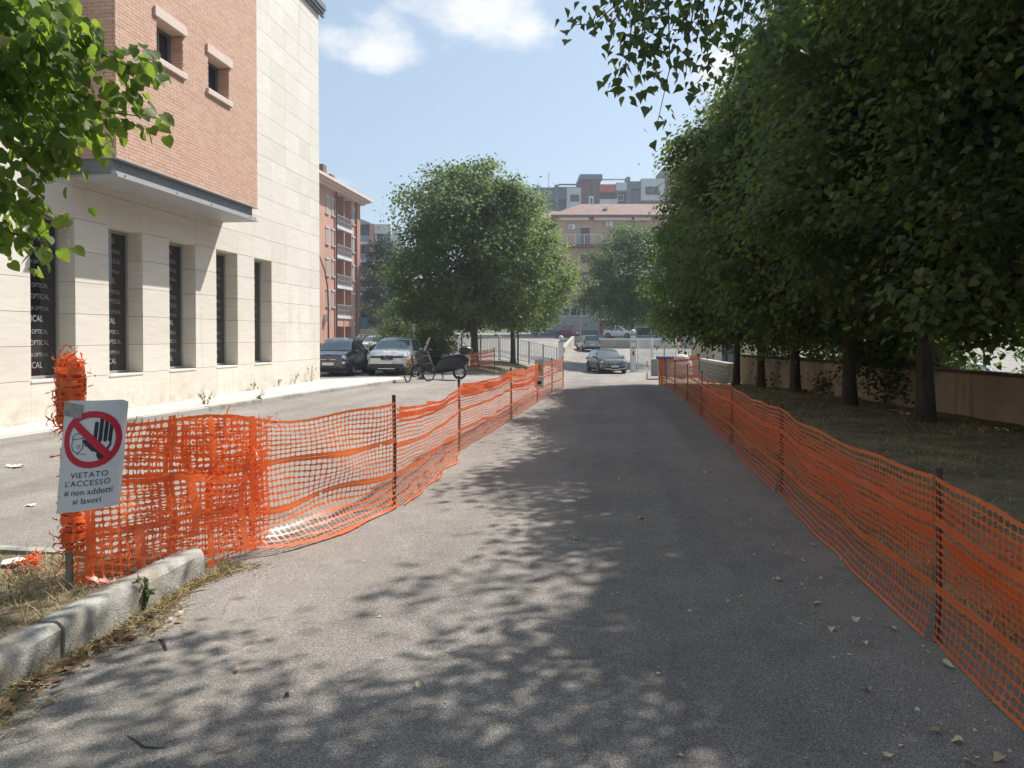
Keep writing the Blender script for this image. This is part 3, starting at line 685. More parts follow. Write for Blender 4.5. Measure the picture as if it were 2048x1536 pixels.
# ribbons: crumpled bundle round the post top, its middle and along the frayed top edge
def ribbons(centre_fn, n, rad, length, width, seed, curl=2.2, wild=.38):
    rr = random.Random(seed); m = MB()
    for i in range(n):
        c, rloc = centre_fn(rr); k = 7; th = rr.uniform(0, 6.28); z = c.z; p = Vector((c.x + math.cos(th) * rloc, c.y + math.sin(th) * rloc, z))
        d = Vector((-math.sin(th) * rr.choice((-1, 1)), math.cos(th), rr.uniform(-.9, .9))).normalized(); ln = length * rr.uniform(.5, 1.3); V = []; F = []
        for j in range(k):
            out_ = Vector((p.x - c.x, p.y - c.y, 0)); out_ = out_.normalized() if out_.length > 1e-4 else Vector((1, 0, 0))
            wv = (d.cross(out_) * .7 + out_ * rr.uniform(-.6, .6)).normalized() * width * rr.uniform(.5, 1.1) * (1 if j not in (0, k - 1) else .6)
            V += [p - wv * .5, p + wv * .5]
            d = (d - out_ * curl * ln / k + Vector((rr.uniform(-1, 1), rr.uniform(-1, 1), rr.uniform(-1, 1))) * wild).normalized(); p = p + d * ln / k
        for j in range(k - 1): F.append((2 * j, 2 * j + 1, 2 * j + 3, 2 * j + 2))
        m.add(V, F)
    return m
px_, py_ = LP[0]
def bun(z0, z1, r0, r1):
    def f(rr):
        t = rr.random() ** .8; z = lerp(z0, z1, t); r = (r0 + (r1 - r0) * math.sin(math.pi * min(1, t * 1.05)) ** .7) * rr.uniform(.55, 1.08)
        return Vector((px_ + .015, py_, z)), r
    return f
m = MB(); m.lathe([(.025, 1.12), (.045, 1.2), (.05, 1.3), (.04, 1.345), (.05, 1.40), (.045, 1.46), (.02, 1.49)], 10, Matrix.Translation((px_ + .02, py_, 0)))
cr_ = random.Random(3); m.v = [(x + cr_.uniform(-.012, .012), y + cr_.uniform(-.012, .012), z + cr_.uniform(-.012, .012)) for (x, y, z) in m.v]
bo = m.build('net_bundle', M['net'], lf)
tag(ribbons(bun(1.09, 1.53, .03, .075), 190, .1, .16, .015, 3, 15).build('net_shred', M['net'], bo), kind='stuff')
tag(ribbons(bun(.62, 1.15, .03, .055), 60, .1, .13, .013, 5, 15).build('net_shred', M['net'], bo), kind='stuff')
tag(ribbons(bun(.30, .62, .03, .06), 60, .1, .14, .014, 7, 15).build('net_shred', M['net'], bo), kind='stuff')
def wrap(z0, z1, r0, turns, seed, amp=.022, cw=.05):
    "netting wound and crumpled round the pipe post"
    L = 2 * math.pi * r0 * turns; H = (z1 - z0) * 1.25; w1 = wob(seed, 1, 7, 26); w2 = wob(seed + 1, 1, 7, 22)
    def f(u, v):
        q = v / H; th = 2 * math.pi * turns * u / L + .35 * w2(u, v); rad = r0 * (.62 + .5 * np.sin(np.pi * np.clip(q, 0, 1)) ** .6) + .008 * turns * u / L + amp * w1(u * 1.3, v * 1.6)
        z = z0 + (z1 - z0) * q + .03 * w2(u * 1.2 + 3, v * 1.4); return np.stack([px_ + .03 + np.maximum(rad, .02) * np.cos(th), py_ + np.maximum(rad, .02) * np.sin(th), z], -1)
    me = net_mesh(L, H, f, cw=cw, chh=.036, seed=seed, border=False, drop=.05, bands=(.3, .7)); return me
for k, a_ in enumerate(((1.08, 1.34, .052, 3.0, 201), (1.26, 1.52, .056, 3.0, 203), (1.12, 1.47, .066, 1.6, 205), (.64, 1.12, .040, 2.4, 207), (.34, .62, .048, 2.4, 209))): link('net_wrap', wrap(*a_), bo)
def topedge(rr):
    s = rr.random() ** 1.2 * .52; q = along(a0, b0, s); return Vector((q[0] + .02, q[1], 1.12 - .16 * s + rr.uniform(-.12, -.03))), .012
tag(ribbons(topedge, 90, .1, .13, .010, 9, 9).build('frayed_edge', M['net'], lf), kind='stuff')
def body(rr):
    s = .08 + rr.random() * .40; q = along(a0, b0, s); return Vector((q[0] + .11, q[1] - .05, .2 + rr.random() * .75)), .03
tag(ribbons(body, 46, .1, .34, .010, 10, 1.0).build('frayed_edge', M['net'], lf), kind='stuff')
# right run
RP = [(1.78, -1.6), (1.78, 1.3), (1.74, 4.4), (1.77, 8.4)] + [tuple(gpix(u, v).xy) for (u, v) in ((1461, 888), (1401, 834), (1373, 801), (1348, 783), (1331, 772))]
rf = thing('safety_fence', 'long run of orange netting on stakes right of the road, before the shaded verge', 'fence', (0, 0, 0))
for i, p in enumerate(RP):
    m = MB(); stake(m, (p[0] + .022, p[1]), .95, .018); m.build('post', M['post'], rf, smooth=True)
for i in range(len(RP) - 1):
    A, B = RP[i], RP[i + 1]
    link('net_panel', net_span(A, B, .93, 61 + i, side=-1, sag=.05 if i < 5 else .02, bulge=.035, bands=(.34, .70), wamp=.02, flare=.05), rf)
    if i < 5: link('net_fold', net_span(A, B, .93, 81 + i, side=-1, sag=.06, bulge=.05, off=-.03, v_from=.42, v_to=.90, bands=(.45,), sagb=.10, wamp=.03, border=False), rf)
# doubled strip at the end and the panel turning back to the wall
rt = thing('safety_fence', 'short orange net panel turning back from the road end to the low grey wall', 'fence', (0, 0, 0))
e0 = RP[-1]; e1 = pix(1398, 768, 29.5).xy
m = MB(); stake(m, e1, 1.18); m.build('post', M['post'], rt)
m = MB(); stake(m, (e0[0] - .02, e0[1] + .16), 1.02); m.build('post', M['post'], rt)
link('net_panel', net_span((e0[0], e0[1] + .15), e1, 1.0, 95, side=-1, bands=(.3, .6, .86, .9), topB=.16, sag=.04), rt)
link('net_strip', net_span((e0[0] - .26, e0[1] + .12), (e0[0] - .02, e0[1] + .14), 1.0, 97, side=-1, sag=0, bulge=.01, open_=.45, bands=(.2, .5, .8)), rt)
# loose piece behind the first tree
gA = gpix(905, 741).xy; gB = gpix(989, 737).xy
lo = thing('safety_fence', 'loose orange net stretched behind the dark tree trunk by the gate', 'fence', (0, 0, 0))
for p, h in ((gA, .75), (gB, 1.1)): m = MB(); stake(m, p, h); m.build('post', M['post'], lo)
link('net_panel', net_span(gA, gB, .8, 99, side=1, topA=-.15, topB=.28, sag=.05, bands=(.3, .6, .86), cw=.07, chh=.055), lo)

# ------------------------------------------------------------------ prohibition sign hung on the pipe post
sg = thing('warning_sign', 'curled white no entry sign with red ring and black hand, tied to the pipe post', 'sign', (px_ + .215, py_ - .085, .605), R(4))
SR, SW, SHh = .23, .385, .665
def bend(a, b, o):
    th = a / SR; x = SR * math.sin(th); yv = -SR * math.cos(th) + SR
    x, yv = x, yv * .75
    nx, ny = math.sin(th), -math.cos(th)
    lean = .055 * b / SHh
    return (x + nx * o + lean - .03, yv + ny * o, b + .10 * a * (.0) + (-.012 if False else 0))
sg.rotation_euler = (0, 0, R(22))
def flat(m, polys, o): # polys: list of vert lists in the sheet plane
    for P in polys: m.add([bend(p[0], p[1], o) for p in P], [tuple(range(len(P)))])
m = MB(); nx_, ny_ = 24, 20; V = []; F = []
def cornercut(a, b):
    t = b / SHh; lim = SW / 2
    if b < .06: lim -= .004
    return max(-lim, min(lim, a)), b - .035 * max(0, (a / SW + .5)) ** 1 * (1 - t) * (-1) - (.014 * max(0, abs(a) / (SW / 2) - .8) / .2 if b > SHh * .97 else 0)
for o in (0, -.0025):
    for j in range(ny_ + 1):
        for i in range(nx_ + 1):
            a, b = cornercut((i / nx_ - .5) * SW, j / ny_ * SHh); V.append(bend(a, b, o + .0015 * math.sin(i * 1.3 + j * .7) * (o == 0 and 0)))
nn = (nx_ + 1) * (ny_ + 1)
for j in range(ny_):
    for i in range(nx_):
        a = j * (nx_ + 1) + i; F.append((a, a + 1, a + nx_ + 2, a + nx_ + 1)); F.append((nn + a, nn + a + nx_ + 1, nn + a + nx_ + 2, nn + a + 1))
sheet_o = m.add(V, F).build('sheet', M['sign_white'], sg, smooth=True)
cx_, cb_, ro, ri = .0, .435, .168, .130
def arcring(cx, cb, r0, r1, n=56, t0=0, t1=2 * math.pi):
    P = []
    for i in range(n):
        a, b = t0 + (t1 - t0) * i / n, t0 + (t1 - t0) * (i + 1) / n
        P.append([(cx + r0 * math.cos(a), cb + r0 * math.sin(a)), (cx + r1 * math.cos(a), cb + r1 * math.sin(a)), (cx + r1 * math.cos(b), cb + r1 * math.sin(b)), (cx + r0 * math.cos(b), cb + r0 * math.sin(b))])
    return P
def strip(p, q, w, n=14):
    p = Vector(p); q = Vector(q); d = (q - p); nr_ = Vector((-d.y, d.x)).normalized() * w / 2
    return [[tuple(p + d * (i / n) - nr_), tuple(p + d * ((i + 1) / n) - nr_), tuple(p + d * ((i + 1) / n) + nr_), tuple(p + d * (i / n) + nr_)] for i in range(n)]
def capsule(p, q, w):
    return strip(p, q, w, 8) + [[(c[0] + w / 2 * math.cos(2 * math.pi * i / 10), c[1] + w / 2 * math.sin(2 * math.pi * i / 10)) for i in range(10)] for c in (p, q)]
k = .132
m = MB(); hx = .055; H_ = []
for (x, b0_, b1_) in ((.018, .43, .53), (.045, .43, .555), (.072, .43, .55), (.098, .43, .525)): H_ += capsule((x, b0_), (x + .004, b1_), .021)
H_ += [[(.008, .37), (.05, .345), (.085, .36), (.108, .40), (.108, .44), (.008, .44)]] + capsule((-.035, .425), (.012, .375), .023) + capsule((.055, .345), (.062, .335), .05)
flat(m, H_, .0018); m.build('hand_symbol', M['sign_black'], sg)
m = MB(); hd = arcring(-.075, .44, .030, .0345, 20, R(20), R(200)) + strip((-.106, .43), (-.112, .40), .004) + strip((-.112, .40), (-.10, .37), .004) + strip((-.047, .45), (-.045, .38), .004) + strip((-.10, .37), (-.07, .355), .004) + strip((-.07, .355), (-.045, .385), .004) + strip((-.106, .435), (-.04, .447), .004) + arcring(-.07, .395, .008, .011, 12) + strip((-.042, .40), (-.005, .395), .004) + strip((-.08, .352), (-.02, .35), .003)
flat(m, hd, .0018); m.build('head_outline', M['sign_black'], sg)
m = MB(); flat(m, arcring(cx_, cb_, ri, ro), .0030); flat(m, strip((-ri * .74, cb_ + ri * .74), (ri * .74, cb_ - ri * .74), .042, 20), .0034); m.build('ring_and_bar', M['sign_red'], sg)
for (tx, b, hgt, sp, dx) in (('VIETATO', .213, .034, 1.12, 0), ("L'ACCESSO", .164, .034, 1.12, -.006), ('ai non addetti', .112, .036, 1.0, .0), ('ai lavori', .060, .036, 1.0, .0)):
    Vt, Ft = text_geo(tx, hgt, sp); Vt[:, 0] -= Vt[:, 0].max() / 2
    m = MB(); m.add([bend(p[0] * .98 + dx, b + p[1] + .055 * (p[0]), .0028) for p in Vt], Ft); m.build('lettering', M['sign_black'], sg)
m = MB(); tr_ = random.Random(8); V = []; F = []
for j in range(5):
    for i in range(6): V.append(bend(-.19 + i * .026, SHh - .085 + j * .02 - i * .004, .004 + tr_.random() * .008))
for j in range(4):
    for i in range(5): a = j * 6 + i; F.append((a, a + 1, a + 7, a + 6))
m.add(V, F); m.build('tape', M['tape'], sg)
for (zz) in (.62, .10):
    m = MB(); m.tube([bend(-.17, zz, .004), bend(-.19, zz, -.02), (-.16, .06, zz), bend(-.18, zz - .01, -.01)], .0025, 5); m.build('tie', M['black'], sg)
# small panel sign on a far post of the left run
fp = LP[4]; sm = thing('warning_sign', 'narrow white panel sign with yellow triangle on a far stake of the left net', 'sign', (fp[0] + .03, fp[1] - .03, gz(*fp) + .38), R(52))
MB().box(-.16, .16, -.003, 0, .28, .70).build('upper_panel', M['sign_white'], sm); MB().box(-.16, .16, -.003, 0, 0, .27).build('lower_panel', M['sign_white'], sm)
m = MB(); m.add([(-.12, -.005, .40), (.12, -.005, .40), (0, -.005, .63)], [(0, 1, 2)]); m.build('triangle', M['sign_yellow'], sm)
m = MB(); m.box(-.012, .012, -.008, -.006, .46, .56); m.box(-.012, .012, -.008, -.006, .42, .44); m.add([(-.07, -.005, .08), (.07, -.005, .08), (.07, -.005, .16), (-.07, -.005, .16)], [(0, 1, 2, 3)]); m.build('symbol', M['sign_black'], sm)

# ------------------------------------------------------------------ leaves, trees
def halves(pts, fold=.14, droop=.10):
    "a leaf from one half of its outline, folded along the midrib; fan from the base"
    V = [(0, 0, 0)]; n = len(pts)
    for (x, y) in pts: V.append((x, y, fold * x - droop * y * y))
    for (x, y) in pts[:-1]: V.append((-x, y, fold * x - droop * y * y))
    F = [(0, i, i + 1) for i in range(1, n)]
    lft = [0] + list(range(n + 1, 2 * n)) + [n]
    F += [(0, lft[i + 1], lft[i]) for i in range(1, len(lft) - 1)]
    return np.array(V, float), np.array(F)
L_RH = halves([(.42, .38), (0, 1.0)]); L_PT = halves([(.36, .0), (.48, .42), (0, 1.05)]); L_HE = halves([(.27, -.10), (.46, .08), (.50, .36), (.33, .72), (0, 1.08)]); L_PO = halves([(.26, -.02), (.5, .16), (.42, .36), (.16, .72), (0, 1.10)], .18, .06)
L_BL = (np.array([(-.5, 0, 0), (.5, 0, 0), (.28, .6, .05), (-.28, .6, .05), (0, 1, .22)], float), np.array([(0, 1, 2), (0, 2, 3), (3, 2, 4)]))
def unit(a): return a / np.maximum(np.linalg.norm(a, axis=-1, keepdims=True), 1e-9)
def scatter(tpl, P, D, Nn, S, W=None):
    V, F = tpl; D = unit(D); X = unit(np.cross(D, Nn)); Z = np.cross(X, D); n = len(P); W = S if W is None else W
    out_ = P[:, None, :] + (V[None, :, 0:1] * W[:, None, None]) * X[:, None, :] + (V[None, :, 1:2] * S[:, None, None]) * D[:, None, :] + (V[None, :, 2:3] * S[:, None, None]) * Z[:, None, :]
    FF = (F[None] + (np.arange(n) * len(V))[:, None, None]).reshape(-1, 3)
    return out_.reshape(-1, 3), FF
def crown_pts(rs, Rm, z0, z1, n_cl, n_leaf, cl_r=.55, lump=.18, tmax=.33, inner=.12, bot=.45, cone=0):
    t = rs.rand(n_cl * 3); f = np.where(t > tmax, np.sqrt(np.clip(1 - ((t - tmax) / (1 - tmax)) ** 2, 0, 1)), np.sqrt(np.clip(1 - ((tmax - t) / bot) ** 2, 0, 1)))
    if cone: f = np.where(t > tmax, np.clip(1 - np.clip((t - tmax) / (1 - tmax), 0, 1) ** 2.0, 0, 1) ** .75, f)
    keep = rs.rand(len(t)) < f ** .8 + .12; t = t[keep][:n_cl]; f = f[keep][:n_cl]; n = len(t); a = rs.rand(n) * 2 * np.pi
    ph = rs.rand(8) * 6.3
    lm = 1 + lump * (np.sin(3 * a + ph[0] + 4 * t) + .8 * np.sin(5 * a + ph[1] - 7 * t) + .7 * np.sin(2 * a + ph[2] + 11 * t)) / 1.6
    r = Rm * f * lm * (1 - .5 * rs.rand(n) ** 1.7); C = np.stack([r * np.cos(a), r * np.sin(a), z0 + (z1 - z0) * t + .25 * rs.randn(n)], -1)
    k = n_leaf // n; sz = cl_r * rs.uniform(.6, 1.25, n)
    Q = rs.randn(n, k, 3) * np.array([.62, .62, .40]); Q = Q * sz[:, None, None]
    P = (C[:, None, :] + Q).reshape(-1, 3); O = unit(Q + np.stack([np.cos(a), np.sin(a), .25 + 0 * a], -1)[:, None, :] * .35).reshape(-1, 3)
    ni = int(n_leaf * inner); ti = rs.rand(ni); ai = rs.rand(ni) * 6.283; fi = np.where(ti > tmax, np.sqrt(np.clip(1 - ((ti - tmax) / (1 - tmax)) ** 2, 0, 1)), .75); ri_ = Rm * .72 * fi * np.sqrt(rs.rand(ni))
    PI_ = np.stack([ri_ * np.cos(ai), ri_ * np.sin(ai), z0 + .3 + (z1 - z0 - .6) * ti], -1); OI = unit(rs.randn(ni, 3))
    return P, O, PI_, OI, C
def crown_mesh(name, seed, Rm, z0, z1, n_cl, n_leaf, size, tpl, mat, squash=(1, 1, 1), keepf=None, **k):
    rs = np.random.RandomState(seed); P, O, P2, O2, C = crown_pts(rs, Rm, z0, z1, n_cl, n_leaf, **k)
    S = np.concatenate([size * rs.uniform(.65, 1.25, len(P)), size * 1.4 * rs.uniform(.8, 1.2, len(P2))]); P = np.concatenate([P, P2]) * np.array(squash); O = np.concatenate([O, O2])
    if keepf is not None: kk = keepf(P); P, O, S = P[kk], O[kk], S[kk]
    Nn = unit(O * .55 + np.array([0, 0, .75]) + rs.randn(len(P), 3) * .42); D = unit(O * np.array([1, 1, .2]) + np.array([0, 0, -.55]) + rs.randn(len(P), 3) * .45)
    V, F = scatter(tpl, P, D, Nn, S); return npmesh(name, V, F, mat), C * np.array(squash)
def trunk_mesh(seed, h, r0, r1, lean=0.0):
    rr = random.Random(seed); n = 9; pts = []; rad = []
    for i in range(n + 1):
        t = i / n; pts.append((lean * t + .03 * math.sin(seed + t * 5), .03 * math.cos(seed * 2 + t * 4), -.1 + t * (h + .1))); rad.append(lerp(r0, r1, t) * (1 + .35 * max(0, 1 - t * 7)))
    return MB().tube(pts, rad, 12).mesh('trunk', M['bark'], True, 60)
def limb_mesh(seed, base, tip, r):
    rr = random.Random(seed); b = Vector(base); t_ = Vector(tip); pts = []
    for i in range(6):
        s = i / 5; p = b.lerp(t_, s); p.z += .25 * math.sin(s * math.pi) + rr.uniform(-.06, .06); pts.append(p)
    return MB().tube(pts, [r * (1 - .75 * i / 5) for i in range(6)], 7).mesh('limb', M['bark'], True, 60)
def make_tree(label, loc, rz, cm, C, h, r0, group=None, nl=8, seed=1, name='linden_tree', r1f=.45):
    t = thing(name, label, 'tree', loc, rz, group)
    link('trunk', trunk_mesh(seed, h, r0, r0 * r1f), t); link('crown', cm, t)
    rr = random.Random(seed); cc = [c for c in C if np.hypot(c[0], c[1]) > .6 and c[2] > h * .6]
    for i in range(nl):
        c = cc[rr.randrange(len(cc))]; zb = lerp(h * .45, h * .95, i / nl); link('limb', limb_mesh(seed + i, (0, 0, min(zb, c[2] - .2)), c, r0 * .42), t)
    return t
# two lindens by the gate
cm1, C1 = crown_mesh('crown', 5, 4.25, 2.25, 10.0, 330, 52000, .125, L_PT, M['linden'], lump=.17, cl_r=.60, squash=(1, .9, 1))
p = gpix(950, 737); make_tree('dark leafy linden nearest the scooter, orange net behind its trunk', (p.x, p.y, p.z - .03), .3, cm1, C1, 6.5, .2, 'linden trees by the gate', seed=3)
cm2, C2 = crown_mesh('crown', 6, 3.3, 2.5, 9.5, 240, 30000, .125, L_PT, M['linden'], lump=.2, cl_r=.58)
p = gpix(1017, 727); make_tree('second linden behind the first, with the slimmer trunk nearer the gate', (p.x + .25, p.y, p.z - .03), 1.3, cm2, C2, 6, .155, 'linden trees by the gate', seed=8)
# row behind the right net
cmA, CA = crown_mesh('crown', 21, 3.65, 1.9, 10.6, 270, 76000, .10, L_PT, M['linden_row'], lump=.17, cl_r=.56, bot=.40, tmax=.26, cone=1, inner=.26)
cmB, CB = crown_mesh('crown', 22, 3.6, 1.85, 10.9, 270, 76000, .10, L_PT, M['linden_row'], lump=.19, cl_r=.56, bot=.40, tmax=.26, cone=1, inner=.26)
ROW = [(5.82, 15.2, 0), (5.54, 18.8, 1), (5.27, 23.0, 0), (4.86, 26.0, 1), (4.5, 28.4, 0)]; RSC = [1, .95, .88, .80, .77]
RL = ['nearest visible linden trunk of the shaded row by the wall', 'second linden trunk from the near end of the row by the wall', 'middle linden of the shaded row by the wall', 'fourth linden of the row, just before the far wall end', 'farthest linden of the row, beside the dark lamp pole']
cmN, CN = crown_mesh('crown', 23, 3.7, 2.0, 10.8, 270, 60000, .088, L_HE, M['linden_row'], lump=.17, cl_r=.55, bot=.40, tmax=.26, cone=1, inner=.3)
for i, (u, v, w) in enumerate(ROW):
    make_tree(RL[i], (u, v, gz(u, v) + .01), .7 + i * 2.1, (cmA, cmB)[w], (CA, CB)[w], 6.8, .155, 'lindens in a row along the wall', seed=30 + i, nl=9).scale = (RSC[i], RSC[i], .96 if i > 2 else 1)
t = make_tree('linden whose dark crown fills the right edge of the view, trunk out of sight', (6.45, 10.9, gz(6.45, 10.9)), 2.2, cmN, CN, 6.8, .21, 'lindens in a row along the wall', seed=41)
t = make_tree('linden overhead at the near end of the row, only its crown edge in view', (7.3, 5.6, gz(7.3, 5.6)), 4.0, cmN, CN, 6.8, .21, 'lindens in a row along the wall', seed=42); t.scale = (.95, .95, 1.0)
# lighter tree beyond the gate
cm3, C3 = crown_mesh('crown', 33, 3.8, 3.5, 11.0, 240, 26000, .16, L_PT, M['maple'], lump=.22, cl_r=.7)
p = pix(1264, 700, 63); make_tree('lighter green tree beyond the gate with a thin trunk', (p.x, p.y, gz(p.x, p.y)), 0, cm3, C3, 7, .13, seed=50, name='maple_tree')
# conifer and shrubs at the far left
def bushy(label, loc, Rm, z0, z1, n_cl, n, size, mat, seed, name='bush', cat='bush', h=1.2, r0=.05, tpl=L_RH, group=None, **k):
    cm, C = crown_mesh('crown', seed, Rm, z0, z1, n_cl, n, size, tpl, mat, **k)
    t = thing(name, label, cat, loc, 0, group); link('crown', cm, t); link('trunk' if cat == 'tree' else 'stem', trunk_mesh(seed, h, r0, r0 * .4), t); return t
def ground_at(u, d):
    p = pix(u, 700, d); return (p.x, p.y, gz(p.x, p.y) - .03)
bushy('blue green conifer in front of the pale flats far left', ground_at(762, 84), 2.3, 1.8, 11.5, 130, 12000, .2, M['conifer'], 61, 'conifer_tree', 'tree', 9, .2, tmax=.15, lump=.12)
bushy('rounded dark tree between the pale flats and the gate linden', ground_at(806, 68), 2.2, .6, 4.6, 100, 9000, .17, M['linden'], 62, 'small_tree', 'tree', 4, .15)
bushy('yellow green shrub left of the white lamp post', ground_at(806, 47), 1.5, 0, 2.5, 60, 7000, .12, M['bush'], 63)
bushy('pale flowering oleander shrub beside the scooter screen', ground_at(868, 41), 1.05, 0, 2.3, 60, 7000, .11, M['bush'], 64)
bushy('dark evergreen shrub behind the white lamp post', ground_at(845, 46), 1.1, 0, 2.3, 60, 6000, .10, M['linden'], 65)
bushy('dark bush on the upper terrace beside the salmon flats', ground_at(736, 90), 2.2, 0, 4.6, 60, 6000, .2, M['linden'], 66)
# palm-like plant with strap leaves
y = ground_at(832, 44); yu = thing('yucca_plant', 'spiky strap leaved plant by the white lamp post', 'plant', y); rr = random.Random(4)
MB().tube([(0, 0, -.1), (.05, 0, .8), (0, .05, 1.7)], [.12, .1, .08], 8).build('stem', M['bark'], yu)
for i in range(46):
    a = rr.uniform(0, 6.28); el = rr.uniform(-.3, 1.2); L = rr.uniform(.7, 1.1); V = []; F = []; d = Vector((math.cos(a) * math.cos(el), math.sin(a) * math.cos(el), math.sin(el))); sd_ = Vector((-math.sin(a), math.cos(a), 0)) * .035; p = Vector((0, .05, 1.65))
    for j in range(5): V += [p - sd_ * (1 - j / 4.3), p + sd_ * (1 - j / 4.3)]; p = p + d * L / 4; d = (d + Vector((0, 0, -.28))).normalized()
    for j in range(4): F.append((2 * j, 2 * j + 1, 2 * j + 3, 2 * j + 2))
    MB().add(V, F).build('leaf', M['weed'], yu)
# shrubs hanging over the right wall
bushy('dark shrub behind the wall right of the nearest trunk', (7.5, 19.6, gz(7.5, 19.6)), 1.3, .2, 2.7, 60, 8000, .11, M['linden_row'], 67)
bushy('dark shrub behind the wall between the first two trunks', (7.6, 22.5, gz(7.6, 22.5)), 1.5, .2, 2.9, 60, 8000, .11, M['linden_row'], 68)
bushy('dark shrub behind the far part of the wall', (7.2, 27.0, gz(7.2, 27)), 1.6, .2, 2.9, 60, 8000, .11, M['linden_row'], 69)
bushy('sunlit bush beyond the parked cars at the right', (21.5, 38.0, gz(21.5, 38)), 2.6, .2, 4.2, 70, 8000, .16, M['maple'], 70)

# ---- sprays with large single leaves: the linden at the left edge and the poplar overhead
def spray_tree(t, sprays, tpl, mat, size, seed, dens, spread, twig_r, lim=300, clusters=()):
    "sprays: polylines of world points; leaves hang along them, each leaf its own object while under lim"
    rs = np.random.RandomState(seed); rr = random.Random(seed); mes = []
    for q in range(3):
        V, F = tpl; V2 = V.copy(); V2[:, 2] += .10 * np.sin(V2[:, 1] * 3 + q) * V2[:, 0] + .03 * q * V2[:, 1] ** 2; V2[:, 0] *= (.92, 1.0, 1.08)[q]; mes.append(npmesh('leaf', V2, F, mat, False))
    items = []
    for S in sprays:
        S = [Vector(p) for p in S]; link('twig', MB().tube(S, [twig_r * (1 - .7 * i / (len(S) - 1)) for i in range(len(S))], 6).mesh('twig', M['bark'], True, 60), t)
        for a, b in zip(S[:-1], S[1:]):
            n = max(2, int((b - a).length * dens)); dr = (b - a).normalized()
            for i in range(n):
                c = a.lerp(b, rr.random()); items.append((c + Vector(rs.randn(3)) * spread, dr))
    for (c, n, r) in clusters:
        for i in range(n): items.append((Vector(c) + Vector(rs.randn(3)) * r, Vector((rs.randn(), rs.randn(), -.3)).normalized()))
    rr.shuffle(items); restP = []
    for i, (c, dr) in enumerate(items):
        d = (dr * .6 + Vector((rr.gauss(0, .5), rr.gauss(0, .5), -.75))).normalized(); nr_ = Vector((rr.gauss(0, .45), rr.gauss(0, .45) - .25, .8)).normalized()
        x = d.cross(nr_).normalized(); z = x.cross(d); s = size * rr.uniform(.65, 1.2)
        if i < lim:
            o = link('leaf', mes[i % 3], t); o.matrix_local = Matrix(((x.x * s, d.x * s, z.x * s, c.x), (x.y * s, d.y * s, z.y * s, c.y), (x.z * s, d.z * s, z.z * s, c.z), (0, 0, 0, 1)))
        else: restP.append((c, d, nr_, s))
    if restP:
        V, F = scatter(tpl, np.array([p[0] for p in restP]), np.array([p[1] for p in restP]), np.array([p[2] for p in restP]), np.array([p[3] for p in restP]))
        tag(link('leaf', npmesh('leaf', V, F, mat), t), kind='stuff')
ll = thing('linden_tree', 'bright green linden at the left edge reaching in front of the brick bay', 'tree', (0, 0, 0))
bx, by = -6.0, 4.1
link('trunk', trunk_mesh(70, 4.6, .16, .08), ll, loc=(bx, by, 0))
sp = []
def PL(pts): return [pix(*p) for p in pts]
for pts in ([(-330, -60, 5.3), (-60, 30, 5.0), (120, 70, 4.9), (240, 125, 4.8), (322, 155, 4.75)], [(-330, 100, 5.3), (-60, 140, 5.0), (120, 185, 4.9), (220, 225, 4.8), (312, 236, 4.8)], [(-300, 180, 5.4), (-40, 225, 5.1), (80, 270, 4.95), (160, 325, 4.9)],
            [(-300, 330, 5.3), (-60, 385, 5.0), (40, 405, 4.9), (100, 435, 4.85)], [(-300, 400, 5.1), (-50, 450, 4.95), (40, 470, 4.9), (88, 488, 4.85)], [(-300, -120, 5.5), (-20, -30, 5.2), (90, 10, 5.1), (150, 60, 5.0)], [(-300, -20, 5.2), (-40, 70, 4.8), (60, 120, 4.7), (180, 165, 4.7)], [(-260, 10, 5.6), (0, 100, 5.4), (90, 170, 5.2), (150, 240, 5.1)],
            [(-200, 160, 5.2), (-30, 240, 4.9), (30, 290, 4.8), (120, 320, 4.8)], [(-200, -100, 4.9), (-10, -10, 4.7), (50, 40, 4.6), (110, 110, 4.6)], [(-200, 60, 5.0), (20, 150, 5.0), (100, 220, 5.0), (205, 262, 5.0)]): sp.append(PL(pts))
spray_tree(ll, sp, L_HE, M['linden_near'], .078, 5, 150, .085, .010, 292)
def keepL(P):
    Pw = P + np.array([bx, by, 0]); d = Pw - np.array(CAM); dep = d @ np.array(_F); u = d @ np.array(_R) / np.maximum(dep, .1) * FPX + 1024; v = V0 - d @ np.array(_U) / np.maximum(dep, .1) * FPX
    return (dep < .2) | (u < -20) | ((u < 115) & (v < 260)) | (v < -120)
cml, CL = crown_mesh('crown', 71, 2.3, 1.9, 7.2, 150, 14000, .09, L_HE, M['linden_near'], lump=.2, cl_r=.5, keepf=keepL)
link('crown', cml, ll, loc=(bx, by, 0))
for i in range(5): link('limb', limb_mesh(75 + i, (bx, by, 2.0 + i * .4), sp[i][0], .045), ll)
